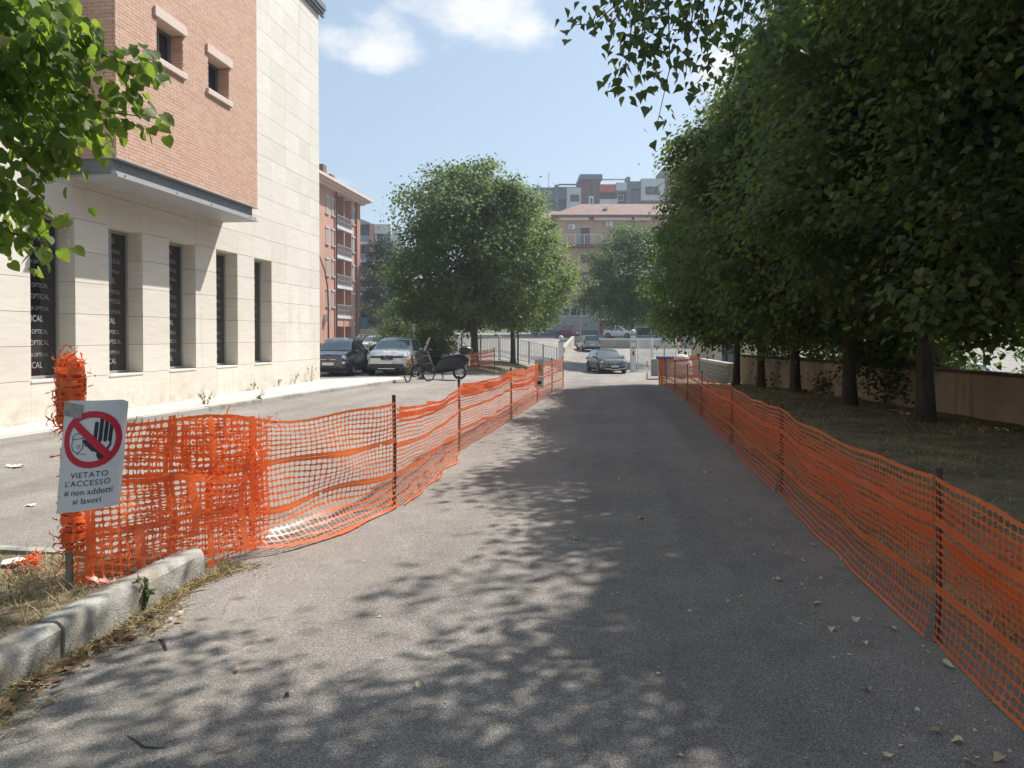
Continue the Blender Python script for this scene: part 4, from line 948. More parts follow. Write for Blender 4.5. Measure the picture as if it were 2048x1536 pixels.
# poplar rooted behind the camera on the right, branches hanging into the top of the view
pp = thing('poplar_tree', 'poplar whose twigs of small pointed leaves hang into the top of the sky', 'tree', (0, 0, 0))
tx, ty = 4.6, .4
link('trunk', trunk_mesh(80, 8.5, .24, .12), pp, loc=(tx, ty, gz(tx, ty)))
ps = []
for pts in ([(1330, -220, 4.9), (1270, -60, 4.7), (1225, 15, 4.6), (1190, 48, 4.55), (1142, 50, 4.5)], [(1330, -160, 4.6), (1275, -20, 4.5), (1262, 60, 4.45), (1256, 110, 4.4), (1238, 165, 4.4)], [(1370, -200, 4.5), (1336, -20, 4.4), (1338, 60, 4.35), (1340, 135, 4.3), (1316, 240, 4.3)],
            [(1430, -200, 4.7), (1392, -10, 4.6), (1376, 80, 4.55), (1372, 150, 4.5)], [(1560, -120, 4.5), (1490, 0, 4.4), (1480, 70, 4.35), (1466, 150, 4.3)], [(1600, -150, 4.6), (1492, 10, 4.5), (1525, 55, 4.5), (1545, 115, 4.45)], [(1420, -180, 4.9), (1330, -40, 4.8), (1290, 20, 4.75), (1282, 80, 4.7), (1292, 120, 4.7)],
            [(1500, -160, 4.8), (1420, -30, 4.7), (1400, 30, 4.65), (1385, 70, 4.6)], [(1460, -160, 4.6), (1320, -60, 4.6), (1230, -10, 4.6), (1205, 20, 4.6)], [(1650, -160, 4.7), (1560, -20, 4.6), (1540, 20, 4.6), (1590, 40, 4.6)], [(1480, -100, 4.8), (1440, 10, 4.7), (1425, 60, 4.7), (1408, 105, 4.7)], [(1466, 150, 4.3), (1452, 180, 4.3), (1458, 212, 4.3)]): ps.append(PL(pts))
cl = []
for (u, v, n, r) in ((1150, 50, 9, .055), (1240, 165, 12, .06), (1225, 150, 8, .05), (1318, 245, 9, .06), (1372, 150, 18, .07), (1395, 175, 7, .05), (1467, 140, 16, .07), (1545, 85, 16, .09), (1300, 60, 26, .13), (1250, 60, 22, .12), (1330, 110, 14, .08), (1420, 85, 16, .1), (1400, 40, 14, .12), (1290, 10, 22, .14), (1230, 10, 14, .12), (1480, 20, 14, .12), (1350, 10, 16, .13), (1285, 110, 14, .07), (1280, 175, 6, .05)): cl.append((pix(u, v, 4.5), n, r))
cl += [(pix(u_, v_, 4.5 + dd_), n_, r_) for (u_, v_, n_, r_, dd_) in ((1270, -5, 40, .16, .2), (1340, -10, 40, .16, -.1), (1420, 20, 34, .15, .2), (1260, 45, 26, .10, .1), (1310, 45, 30, .10, -.1), (1370, 60, 20, .10, .15), (1290, 90, 14, .07, 0), (1450, 50, 20, .12, .1), (1190, 20, 12, .07, 0), (1520, 60, 14, .10, .1), (1560, 20, 20, .12, 0), (1480, -10, 26, .15, 0))]
spray_tree(pp, ps, L_PO, M['poplar'], .057, 9, 20, .035, .006, 298, cl)
rs = np.random.RandomState(90); nC = 135; Cc = np.stack([-1.0 + 5.6 * rs.uniform(0, 1, nC) ** .9, rs.uniform(3.2, 7.9, nC), rs.uniform(5.6, 8.2, nC)], -1)
Cc = np.concatenate([Cc, np.stack([rs.uniform(2.0, 5.2, 70), rs.uniform(3.6, 7.8, 70), rs.uniform(5.6, 8.4, 70)], -1)]); nC += 70
lim_z = 1.65 + .46 * np.maximum(Cc[:, 1], 0) + .75; Cc[:, 2] = np.maximum(Cc[:, 2], lim_z)
P = (Cc[:, None, :] + rs.randn(nC, 120, 3) * np.array([.29, .29, .20])).reshape(-1, 3); O = unit(rs.randn(len(P), 3)); 
P = P[P[:, 2] > 1.65 + .46 * np.maximum(P[:, 1], 0) + .3]; n = len(P)
V, F = scatter(L_PO, P, unit(rs.randn(n, 3) * .5 + np.array([0, 0, -.7])), unit(rs.randn(n, 3) * .6 + np.array([0, -.2, .7])), .085 * rs.uniform(.7, 1.2, n))
link('crown', npmesh('crown', V, F, M['poplar']), pp)
for i in range(16):
    c = Cc[rs.randint(nC)]; link('limb', limb_mesh(90 + i, (tx, ty, 4.0 + .22 * i), c, .06), pp)
for i in range(4): link('limb', limb_mesh(120 + i, (tx, ty, 4.4 + .4 * i), ps[i * 3][0], .04), pp)

# ------------------------------------------------------------------ grass and weeds
def blades(name, n, area, h0, h1, w, mat, seed, zf, lean=.5, **k):
    rs = np.random.RandomState(seed); P = area(rs, n); n = len(P); P = np.column_stack([P, zf(P[:, 0], P[:, 1])])
    D = unit(np.column_stack([rs.randn(n, 2) * lean, np.ones(n)])); Nn = unit(np.column_stack([rs.randn(n, 2), np.full(n, .1)])); S = rs.uniform(h0, h1, n) * rs.uniform(.6, 1, n)
    V, F = scatter(L_BL, P, D, Nn, S, np.full(n, w)); return tag(link(name, npmesh(name, V, F, mat)), kind='stuff')
izf = np.vectorize(islz)
def isl_area(rs, n):
    P = np.column_stack([rs.uniform(-7, IX - .17, n), rs.uniform(2.0, IY1 - .15, n)]); pt = np.sin(P[:, 0] * 5) + np.sin(P[:, 1] * 4.3 + P[:, 0] * 3); return P[rs.rand(len(P)) < .45 + .28 * pt]
blades('dry_grass', 15000, isl_area, .05, .15, .006, M['drygrass'], 1, izf, .75)
def gut(rs, n):
    y = rs.uniform(1.5, 5.3, n); x = IX + .03 + np.abs(rs.randn(n)) * .085 * (1 + .6 * np.sin(y * 5)); return np.column_stack([x, y])
blades('dry_grass', 3600, gut, .04, .17, .005, M['drygrass'], 2, lambda x, y: g(x, y) + .004, 3.2)
def ver(rs, n):
    y = rs.uniform(0, 30, n) ** .92 * 1.2; x = 2.05 + rs.rand(n) * (wallx(y) - 2.1); P = np.column_stack([x, y]); k = np.sin(x * 2.1 + y) + np.sin(y * 1.3 - x * 3); return P[rs.rand(len(P)) < .5 + .25 * k]
blades('verge_grass', 60000, ver, .05, .17, .012, M['shadegrass'], 3, lambda x, y: g(x, y) + .02, .7)
def strip_y(rs, n):
    p = gpix(950, 737); q = gpix(1017, 727); s = rs.rand(n); return np.column_stack([lerp(p.x, q.x, s) + rs.randn(n) * 1.3, lerp(p.y - 3, q.y, s) + rs.randn(n) * 1.2])
blades('dry_grass', 5000, strip_y, .05, .16, .014, M['drygrass'], 4, lambda x, y: g(x, y) + .03, .6)
# soil bed under the two gate lindens
p = gpix(950, 737); q = gpix(1017, 727); c = (p + q) / 2; n_ = 26; V = [(c.x, c.y, gz(c.x, c.y) + .10)]; F = []
ax = Vector((q.x - p.x, q.y - p.y)); L_ = ax.length / 2 + 2.6; ax.normalize(); rr = random.Random(2)
for rg, hh in ((.55, .08), (1.0, .006)):
    for i in range(n_):
        a = 2 * math.pi * i / n_; e = (1 + rr.uniform(-.06, .06)) * rg; xx = c.x + ax.x * math.cos(a) * L_ * e - ax.y * math.sin(a) * 1.9 * e; yy = c.y + ax.y * math.cos(a) * L_ * e + ax.x * math.sin(a) * 1.9 * e; V.append((xx, yy, gz(xx, yy) + hh))
for i in range(n_): F.append((0, 1 + i, 1 + (i + 1) % n_)); F.append((1 + i, 1 + n_ + i, 1 + n_ + (i + 1) % n_, 1 + (i + 1) % n_))
MB().add(V, F).build('tree_bed', M['soil'], smooth=True, kind='structure')
def weed(loc, h, n, seed, label, mat='weed', lf_=.05):
    t = thing('weed', label, 'weed', loc); rr = random.Random(seed); rs = np.random.RandomState(seed); P = []
    for i in range(n):
        a = rr.uniform(0, 6.28); tip = Vector((math.cos(a) * h * rr.uniform(.1, .55), math.sin(a) * h * rr.uniform(.1, .55), h * rr.uniform(.6, 1))); mid = tip * .5 + Vector((0, 0, h * .12))
        MB().tube([(0, 0, -.02), mid, tip], [.004, .003, .0015], 5).build('stem', M[mat], t)
        for k in range(7): s = rr.uniform(.25, 1); P.append(tip * s + Vector((0, 0, h * .12 * math.sin(math.pi * s))))
    P = np.array(P); n_ = len(P); V, F = scatter(L_RH, P, unit(rs.randn(n_, 3) + np.array([0, 0, .3])), unit(rs.randn(n_, 3) * .6 + np.array([0, 0, 1])), lf_ * rs.uniform(.5, 1.2, n_)); tag(link('foliage', npmesh('foliage', V, F, M[mat]), t), kind='stuff')
    return t
def kerb_at(u, v): p = gpix(u, v); return (p.x, p.y, p.z)
weed(kerb_at(412, 818), .42, 9, 1, 'bushy green weed growing out of the pavement kerb, tallest above the net'); weed(kerb_at(515, 806), .22, 6, 2, 'low weed clump in the kerb joint, left of a thin stalk'); weed(kerb_at(527, 800), .4, 4, 3, 'thin upright weed stalk in the kerb joint')
weed((-9.9, 20.4, .12), .3, 4, 4, 'weed at the wall foot below the last slit window'); weed((-9.9, 23.2, .12), .45, 5, 5, 'tall weed at the wall foot near the building corner'); weed((-9.9, 24.6, .12), .7, 5, 6, 'tallest weed at the wall foot, closest to the building corner'); weed((-9.9, 22.0, .12), .3, 4, 7, 'small weed at the wall foot right of the last slit window')
weed((IX + .02, 4.28, 0), .19, 7, 8, 'small green weed growing from a joint at the foot of the kerb stone', lf_=.045)
# ------------------------------------------------------------------ cars
class Prof:
    def __init__(s, L, W, H, top, belt, wid, zb, tumble=.25):
        s.L, s.W, s.H, s.zb, s.tumble = L, W, H, zb, tumble
        s.top, s.belt, s.wid = [np.array(v, float).T for v in (top, belt, wid)]
    def ring(s, x):
        zt = np.interp(x, *s.top); zb = min(np.interp(x, *s.belt), zt - .015); hw = s.W / 2 * np.interp(x, *s.wid)
        e = min(x, s.L - x); lo = s.zb + .10 * max(0, 1 - e / .35)
        cab = np.clip((zt - zb) / (s.H - zb + 1e-6), 0, 1); th = hw * (.93 - s.tumble * cab)
        return [(hw * .88, lo), (hw * .975, lo + .10), (hw * 1.0, lo + (zb - lo) * .55), (hw * .965, zb), (lerp(hw * .95, th, .5), lerp(zb, zt, .47)), (th, lerp(zb, zt, .90)), (th * .80, zt - .018 - .006 * cab), (0, zt)]
    def S(s, x, t):
        "point on the skin: t 0..7 on the +y side, 7..14 mirrored"
        sg_ = 1
        if t > 7: t = 14 - t; sg_ = -1
        r = s.ring(x); i = min(6, int(t)); f = t - i
        return Vector((x, sg_ * lerp(r[i][0], r[i + 1][0], f), lerp(r[i][1], r[i + 1][1], f)))
    def nrm(s, x, t):
        x = min(max(x, .02), s.L - .02); a = s.S(x + .015, t) - s.S(x - .015, t); b = s.S(x, min(t + .02, 13.98)) - s.S(x, max(t - .02, .02)); n = b.cross(a); n.normalize()
        c = Vector((x, 0, s.H * .45)); return n if n.dot(s.S(x, t) - c) > 0 else -n
def car_patch(P, q, off, nx=6, nt=4, m=None, thick=.006):
    "q = [(x, t) bottom-front, bottom-rear, top-rear, top-front]"
    m = m or MB(); V = []; F = []
    for o in (off, off - thick):
        for j in range(nt + 1):
            for i in range(nx + 1):
                a, b = i / nx, j / nt
                x = lerp(lerp(q[0][0], q[1][0], a), lerp(q[3][0], q[2][0], a), b); t = lerp(lerp(q[0][1], q[1][1], a), lerp(q[3][1], q[2][1], a), b)
                V.append(P.S(x, t) + P.nrm(x, t) * o)
    n = (nx + 1) * (nt + 1)
    for j in range(nt):
        for i in range(nx): a = j * (nx + 1) + i; F.append((a, a + 1, a + nx + 2, a + nx + 1))
    edge = [i for i in range(nx + 1)] + [(j + 1) * (nx + 1) - 1 for j in range(1, nt + 1)] + [nt * (nx + 1) + i for i in range(nx - 1, -1, -1)] + [j * (nx + 1) for j in range(nt - 1, 0, -1)]
    for a, b in zip(edge, edge[1:] + edge[:1]): F.append((a, b, b + n, a + n))
    return m.add(V, F)
def mirror_q(q): return [(x, 14 - t) for (x, t) in q]
WHEELS = {}
def wheel_meshes(r):
    if r in WHEELS: return WHEELS[r]
    rot = Matrix.Rotation(R(90), 4, 'X')
    ty = MB().lathe([(r * .60, -.10), (r * .9, -.105), (r, -.08), (r, .08), (r * .9, .105), (r * .60, .10)], 24, rot, cap=False).mesh('tyre', M['rubber'], True)
    m = MB().lathe([(r * .66, -.02), (r * .66, .085), (r * .60, .10), (r * .57, .07), (r * .2, .06), (.01, .06)], 24, rot)
    for k in range(5): m.box(r * .12, r * .6, -.022, .022, .055, .088, M=rot @ Matrix.Rotation(k * 2 * math.pi / 5, 4, 'Z'))
    rim = m.mesh('rim', M['rim'], True); WHEELS[r] = (ty, rim); return WHEELS[r]
def make_car(name, label, loc, rz, P, paint, ws, rw, sides, wx, wr, front=(), rear=(), roof=None, cat='car', group=None, doors=(), trim=None):
    t = thing(name, label, cat, loc, rz, group); off = -P.L / 2
    def fin(m, nm, mat, smooth=True, parent=None, mirror=False):
        m.v = [(v[0] + off, v[1], v[2]) for v in m.v]; return m.build(nm, mat, parent or t, smooth=smooth, ang=45)
    xs = sorted(set(list(np.linspace(0, P.L, 44)) + [float(v) for v in P.top[0]])); m = MB(); V = []; F = []
    for x in xs:
        for j in range(15): V.append(P.S(x, j))
    for i in range(len(xs) - 1):
        for j in range(14): a = i * 15 + j; F.append((a, a + 1, a + 16, a + 15))
    F.append(tuple(range(14, -1, -1))); F.append(tuple((len(xs) - 1) * 15 + j for j in range(15)))
    m.add(V, F); body = fin(m, 'body', paint)
    m = MB(); m.box(.25, P.L - .25, -P.W * .44, P.W * .44, P.zb - .06, P.zb + .12); fin(m, 'underbody', M['black'], False)
    fin(car_patch(P, [(ws[0], 5.2), (ws[0], 8.8), (ws[1], 8.9), (ws[1], 5.1)], .006, 12, 5), 'windscreen', M['car_glass'])
    if rw: fin(car_patch(P, [(rw[0], 5.2), (rw[0], 8.8), (rw[1], 8.7), (rw[1], 5.3)], .006, 12, 5), 'rear_window', M['car_glass'])
    if roof: fin(car_patch(P, [(ws[1] + .03, 5.1), (ws[1] + .03, 8.9), (rw[0] - .02, 8.8), (rw[0] - .02, 5.2)], .004, 8, 6), 'roof', roof)
    for (a, b, c, d) in sides:
        q = [(a, 3.12), (b, 3.12), (c, 4.75), (d, 4.75)]
        for s_ in (q, mirror_q(q)): fin(car_patch(P, s_, .006, 6, 4), 'side_window', M['car_glass'])
    for (a, b) in doors:
        q = [(a, .9), (b, .9), (b, 2.98), (a, 2.98)]
        for s_ in (q, mirror_q(q)):
            d = fin(car_patch(P, s_, .008, 6, 6, thick=.02), 'door', paint)
            h = car_patch(P, [(b - .28, 2.62), (b - .08, 2.62), (b - .08, 2.74), (b - .28, 2.74)] if s_ is q else mirror_q([(b - .28, 2.62), (b - .08, 2.62), (b - .08, 2.74), (b - .28, 2.74)]), .03, 3, 1, thick=.03); fin(h, 'handle', M['black'], parent=d)
    if trim:
        for s_ in ([(wx[0] + wr, .05), (wx[1] - wr, .05), (wx[1] - wr, .95), (wx[0] + wr, .95)],):
            for q in (s_, mirror_q(s_)): fin(car_patch(P, q, .012, 8, 3), 'sill_trim', M['black'])
    ty, rim = wheel_meshes(wr)
    for x in wx:
        for sd_ in (1, -1):
            hw = P.W / 2 * float(np.interp(x, *P.wid))
            m = MB().lathe([(wr * 1.14, -.14), (wr * 1.14, 0), (.02, 0)], 24, Matrix.Translation((x, sd_ * (hw + .006), wr)) @ Matrix.Rotation(R(-90 * sd_), 4, 'X'))
            fin(m, 'wheel_arch', M['black'])
            w = link('wheel', ty, t, loc=(x + off, sd_ * (hw - .075), wr), rot=(0, 0, 0 if sd_ < 0 else math.pi)); link('rim', rim, w)
    for (nm, mat, kind, x, y, z, sx, sy, sz, both) in list(front) + [(a, b, c, P.L - d, *e) for (a, b, c, d, *e) in rear]:
        for sd_ in ((1, -1) if both else (1,)):
            m = MB()
            if kind == 'box': m.cbox(x, y * sd_, z, sx, sy, sz, bev=min(sx, sy, sz) * .25)
            elif kind == 'ell': m.ell(x, y * sd_, z, sx, sy, sz)
            elif kind == 'ring':
                m.tube([(x, y + sy * math.cos(a), z + sz * math.sin(a)) for a in np.linspace(0, 2 * math.pi, sx if isinstance(sx, int) else 20)], .012, 6)
            elif kind == 'slant': m.cbox(0, 0, 0, sx, sy, sz, M=Matrix.Translation((x, y * sd_, z)) @ Matrix.Rotation(R(-14 * sd_), 4, 'X') @ Matrix.Rotation(R(18 * sd_), 4, 'Z'), bev=min(sx, sz) * .3)
            fin(m, nm, mat, kind != 'box')
    return t
PL_ = M['plate']
def std_front(zb, zg, zl, hw, gw=.5, gh=.10, emb='ring'):
    return [('number_plate', PL_, 'box', .0, 0, zb + .06, .03, .52, .11, False), ('wing_mirror', M['black'], 'ell', 1.30, hw + .10, .98, .07, .12, .085, True)]
pg = carpaint('car_paint_grey', (.15, .175, .195), .35); pw_ = carpaint('car_paint_silver_white', (.66, .67, .68), .05); pd = carpaint('car_paint_anthracite', (.035, .045, .055), .3)
psv = carpaint('car_paint_silver', (.34, .35, .36), .5); prd = carpaint('car_paint_dark_red', (.16, .012, .018), .2); pwt = carpaint('car_paint_white', (.62, .63, .64), 0); pbl = carpaint('car_paint_blue_grey', (.16, .22, .28), .3)
# grey SUV driving in through the gate
PG = Prof(4.66, 1.89, 1.64, [(0, .60), (.05, .82), (.18, .98), (.5, 1.05), (1.25, 1.10), (2.0, 1.55), (2.4, 1.63), (3.3, 1.63), (4.1, 1.52), (4.5, 1.02), (4.6, .95), (4.66, .70)], [(0, .55), (.2, .80), (1.2, .98), (4.3, 1.04), (4.66, .68)], [(0, .80), (.10, .90), (.4, .97), (1, 1), (4, 1), (4.45, .95), (4.66, .84)], .26)
fr = [('grille', M['black'], 'box', .035, 0, .70, .10, .92, .24, False), ('grille_bar', M['chrome'], 'box', -.025, 0, .755, .03, .86, .03, False), ('grille_bar', M['chrome'], 'box', -.025, 0, .665, .03, .86, .03, False), ('emblem', M['chrome'], 'ring', 20, 0, .71, .02, .085, .085, False),
      ('headlight', M['lamp_glass'], 'slant', .20, .70, .80, .20, .42, .12, True), ('air_intake', M['black'], 'box', .0, 0, .40, .10, 1.25, .16, False), ('bumper_trim', M['chrome'], 'box', -.03, .50, .345, .05, .42, .055, True), ('bumper_trim', M['chrome'], 'box', -.04, 0, .30, .05, .70, .05, False), ('number_plate', PL_, 'box', -.055, 0, .50, .025, .52, .115, False), ('wing_mirror', pg, 'ell', 1.55, 1.02, 1.08, .08, .13, .09, True)]
fr = [(a, b, c, (d if not isinstance(d, int) or c != 'ring' else d), *e) for (a, b, c, d, *e) in fr]
def F_(nm, mat, kind, x, y, z, sx, sy, sz, both=False): return (nm, mat, kind, x, y, z, sx, sy, sz, both)
frG = [F_('grille', M['black'], 'box', .035, 0, .70, .10, .92, .24), F_('grille_bar', M['chrome'], 'box', -.025, 0, .755, .03, .86, .03), F_('grille_bar', M['chrome'], 'box', -.025, 0, .665, .03, .86, .03), F_('emblem', M['chrome'], 'ring', -.05, 0, .71, 20, .085, .085),
       F_('headlight', M['lamp_glass'], 'slant', .20, .70, .82, .20, .42, .12, True), F_('air_intake', M['black'], 'box', .0, 0, .40, .10, 1.25, .16), F_('bumper_trim', M['chrome'], 'box', -.03, .50, .345, .05, .42, .055, True), F_('bumper_trim', M['chrome'], 'box', -.045, 0, .30, .05, .70, .05), F_('number_plate', PL_, 'box', -.055, 0, .50, .025, .52, .115), F_('wing_mirror', pg, 'ell', 1.62, 1.0, 1.10, .08, .13, .09, True)]
p = pix(1212, 700, 53.6); make_car('parked_suv', 'grey blue SUV facing the camera as it comes through the gate', (p.x, p.y, gz(p.x, p.y)), R(105), PG, pg, (1.28, 2.12), (4.02, 4.42), [(1.62, 2.70, 2.70, 2.22), (2.78, 3.62, 3.56, 2.78), (3.70, 4.10, 3.92, 3.64)], (.90, 3.78), .36, frG, [F_('tail_lamp', M['tail_red'], 'box', .06, .70, .92, .1, .4, .14, True)], doors=[(1.55, 2.70), (2.76, 3.62)], trim=True)
# silver white crossover
PC = Prof(4.12, 1.78, 1.57, [(0, .55), (.05, .80), (.20, .96), (.55, 1.03), (1.05, 1.07), (1.75, 1.49), (2.1, 1.56), (3.0, 1.56), (3.65, 1.46), (3.98, 1.05), (4.08, .92), (4.12, .60)], [(0, .5), (.2, .78), (1.1, .96), (3.9, 1.06), (4.12, .58)], [(0, .80), (.10, .90), (.4, .97), (.9, 1), (3.6, 1), (3.9, .95), (4.12, .84)], .25)
frC = [F_('grille', M['black'], 'box', .06, 0, .755, .10, 1.34, .085), F_('grille', M['black'], 'box', .02, 0, .725, .08, .50, .17), F_('emblem', M['chrome'], 'ring', -.035, 0, .745, 5, .085, .125), F_('headlight', M['lamp_glass'], 'slant', .19, .68, .80, .22, .36, .12, True), F_('lower_bumper', M['black'], 'box', -.015, 0, .36, .14, 1.42, .22), F_('bumper_trim', M['chrome'], 'box', -.09, 0, .28, .03, .7, .03), F_('fog_light', M['lamp_glass'], 'ell', .06, .70, .42, .06, .07, .06, True), F_('number_plate', PL_, 'box', -.085, 0, .525, .025, .52, .11), F_('wing_mirror', M['black'], 'ell', 1.40, .96, 1.06, .075, .12, .085, True)]
def car_at(u, d, dz=0): p = pix(u, 700, d); return (p.x, p.y, gz(p.x, p.y) + dz)
p = pix(773, 700, 31.3); fwd = 2.06
make_car('parked_car', 'silver white crossover with black roof, parked behind the scooter, nose to the pavement', (p.x - .14, p.y + fwd, gz(p.x, p.y) + .01), R(94), PC, pw_, (1.08, 1.85), (3.55, 3.92), [(1.42, 2.36, 2.32, 1.98), (2.43, 3.2, 3.1, 2.43), (3.27, 3.55, 3.40, 3.2)], (.80, 3.40), .33, frC, [F_('tail_lamp', M['tail_red'], 'box', .06, .66, .95, .1, .3, .2, True)], roof=M['scoot'], doors=[(1.38, 2.36), (2.42, 3.15)], trim=True)
# small round anthracite hatchback
PF = Prof(3.57, 1.63, 1.49, [(0, .50), (.05, .74), (.16, .88), (.45, .97), (.85, 1.02), (1.45, 1.40), (1.75, 1.48), (2.3, 1.48), (2.95, 1.36), (3.35, .98), (3.5, .84), (3.57, .55)], [(0, .46), (.16, .74), (.9, .92), (3.3, .97), (3.57, .52)], [(0, .74), (.10, .86), (.4, .96), (.8, 1), (3.0, 1), (3.35, .93), (3.57, .78)], .22)
frF = [F_('headlight', M['lamp_glass'], 'ell', .14, .585, .74, .08, .115, .105, True), F_('fog_light', M['lamp_glass'], 'ell', .05, .585, .53, .05, .08, .065, True), F_('grille_bar', M['chrome'], 'box', -.012, 0, .665, .03, .62, .028), F_('emblem', M['tail_red'], 'ell', -.02, 0, .68, .02, .06, .06), F_('number_plate', PL_, 'box', -.045, 0, .50, .025, .46, .11), F_('air_intake', M['black'], 'box', -.0, 0, .35, .08, .95, .10), F_('wing_mirror', pd, 'ell', 1.12, .87, .97, .07, .11, .08, True)]
p = pix(656, 700, 30.6)
make_car('parked_car', 'small round anthracite hatchback parked half hidden by the building corner', (p.x - .12, p.y + 1.78, gz(p.x, p.y) + .01), R(94), PF, pd, (.88, 1.52), (2.85, 3.25), [(1.2, 2.12, 2.05, 1.62), (2.2, 2.8, 2.6, 2.16)], (.68, 2.98), .29, frF, [F_('tail_lamp', M['tail_red'], 'box', .06, .6, .8, .08, .16, .2, True)], doors=[(1.15, 2.2)])
# generic far cars
PN = Prof(4.2, 1.75, 1.48, [(0, .55), (.05, .72), (.2, .84), (.6, .92), (1.1, .98), (1.85, 1.40), (2.2, 1.47), (3.0, 1.46), (3.65, 1.36), (4.05, .95), (4.15, .85), (4.2, .55)], [(0, .5), (.2, .72), (1.1, .90), (4.0, .95), (4.2, .52)], [(0, .8), (.1, .9), (.4, .97), (.9, 1), (3.6, 1), (4, .94), (4.2, .82)], .24)
PS_ = Prof(4.2, 1.81, 1.68, [(0, .6), (.05, .85), (.2, .98), (1.0, 1.07), (1.65, 1.58), (2.0, 1.67), (3.4, 1.67), (3.95, 1.60), (4.1, 1.05), (4.17, .95), (4.2, .62)], [(0, .5), (.2, .8), (1.0, 1.0), (4.05, 1.04), (4.2, .58)], [(0, .82), (.1, .92), (.4, .98), (.9, 1), (3.8, 1), (4.05, .96), (4.2, .88)], .26, .18)
sdN = [(1.45, 2.45, 2.4, 2.05), (2.52, 3.4, 3.2, 2.52)]; sdS = [(1.35, 2.4, 2.35, 1.85), (2.47, 3.2, 3.2, 2.47), (3.28, 3.85, 3.75, 3.28)]
rrN = [F_('tail_lamp', M['tail_red'], 'box', .05, .66, .80, .1, .3, .14, True), F_('number_plate', PL_, 'box', -.01, 0, .62, .03, .5, .11), F_('rear_bumper', M['black'], 'box', .01, 0, .36, .08, 1.4, .12)]
rrS = [F_('tail_lamp', M['tail_red'], 'box', .09, .78, .95, .1, .16, .32, True), F_('number_plate', PL_, 'box', -.01, 0, .72, .03, .5, .11), F_('rear_bumper', M['black'], 'box', -.005, 0, .42, .1, 1.6, .16)]
frN = [F_('headlight', M['lamp_glass'], 'slant', .13, .64, .68, .18, .36, .12, True), F_('grille', M['black'], 'box', .02, 0, .60, .08, .8, .12), F_('number_plate', PL_, 'box', -.03, 0, .46, .03, .5, .11), F_('air_intake', M['black'], 'box', .0, 0, .33, .08, 1.2, .1), F_('wing_mirror', M['black'], 'ell', 1.45, .94, .96, .07, .11, .08, True)]
def simple(label, loc, rz, P=PN, paint=psv, wr=.31, name='parked_car', cat='car', group=None):
    S_ = P is PS_
    return make_car(name, label, loc, rz, P, paint, (1.12, 1.92) if not S_ else (1.02, 1.75), (3.58, 4.0) if not S_ else (3.92, 4.09), sdS if S_ else sdN, (.82, 3.42), wr, frN, rrS if S_ else rrN, cat=cat, group=group)
simple('silver SUV seen from behind, stopped on the slope beyond the gate', car_at(1176, 80), R(-76), PS_, psv, .34, 'parked_suv')
p = pix(1138, 676, 100); simple('dark red car parked on the terrace by the pink building', (p.x, p.y, 1.35), R(-55), PS_, prd, .33)
p = pix(1240, 678, 100); simple('white SUV parked above the retaining wall by the red panels', (p.x, p.y, 1.35), R(160), PS_, pwt, .34, 'parked_suv')
simple('white car facing us between the anthracite hatchback and the crossover', car_at(751, 62), R(98), PN, pwt)
simple('grey car whose roof shows just above the anthracite hatchback', car_at(684, 50), R(-84), PN, pbl)
simple('dark car in the far row left of the pale flats', car_at(731, 72), R(96), PN, pd); simple('grey car in the far row behind the white car', car_at(766, 70), R(96), PS_, pg)
p = pix(1972, 740, 33); simple('pale silver car showing its roof above the wall at the right', (p.x, p.y, gz(p.x, p.y)), R(172), PN, psv)
PV = Prof(4.9, 1.95, 1.95, [(0, .7), (.06, .98), (.3, 1.12), (.9, 1.22), (1.6, 1.82), (2.0, 1.94), (4.5, 1.94), (4.82, 1.86), (4.88, 1.1), (4.9, .7)], [(0, .6), (.3, .9), (1, 1.12), (4.8, 1.15), (4.9, .66)], [(0, .84), (.1, .93), (.5, 1), (4.6, 1), (4.9, .94)], .3, .12)
p = pix(1930, 735, 40); make_car('parked_van', 'white van parked beyond the wall, left of the pale silver car', (p.x, p.y, gz(p.x, p.y) + .1), R(150), PV, pwt, (.95, 1.68), (4.84, 4.87), [(1.25, 2.2, 2.15, 1.75), (2.3, 3.3, 3.3, 2.3)], (.95, 4.0), .34, frN, [], cat='van')

# ------------------------------------------------------------------ scooter and bicycle
p = gpix(879, 759); sc_ = thing('motor_scooter', 'black motor scooter with tall smoked windscreen and round top box', 'scooter', (p.x, p.y, p.z), R(180 + 7)); sc_.scale = (1.06, 1.06, 1.06)
def wheel2(parent, x, r, w, nm='wheel', spokes=0, rimmat='rim'):
    rot = Matrix.Rotation(R(90), 4, 'X'); o = MB().lathe([(r * .72, -w * .5), (r * .93, -w * .55), (r, -w * .2), (r, w * .2), (r * .93, w * .55), (r * .72, w * .5)] if not spokes else [(r * .93, -w * .5), (r, 0), (r * .93, w * .5)], 24, rot, cap=False).build(nm, M['rubber'], parent, smooth=True); o.location = (x, 0, r)
    m = MB()
    if spokes:
        ring_ = [(r * .93 * math.cos(a), 0, r * .93 * math.sin(a)) for a in np.linspace(0, 2 * math.pi, 25)]; m.tube(ring_, .008, 5)
        for k in range(spokes): a = 2 * math.pi * k / spokes; m.tube([(0, .03 * (-1) ** k, 0), (r * .93 * math.cos(a), 0, r * .93 * math.sin(a))], .0018, 3)
    else:
        m.lathe([(r * .74, -w * .35), (r * .74, w * .35), (r * .66, w * .3), (r * .66, -w * .3)], 20, rot, cap=False); m.lathe([(.05, -w * .6), (.05, w * .6)], 10, rot)
        for k in range(5): m.box(.03, r * .70, -.02, .02, -.015, .015, M=Matrix.Rotation(2 * math.pi * k / 5, 4, 'Y'))
    m.build('rim', M[rimmat], o); return o
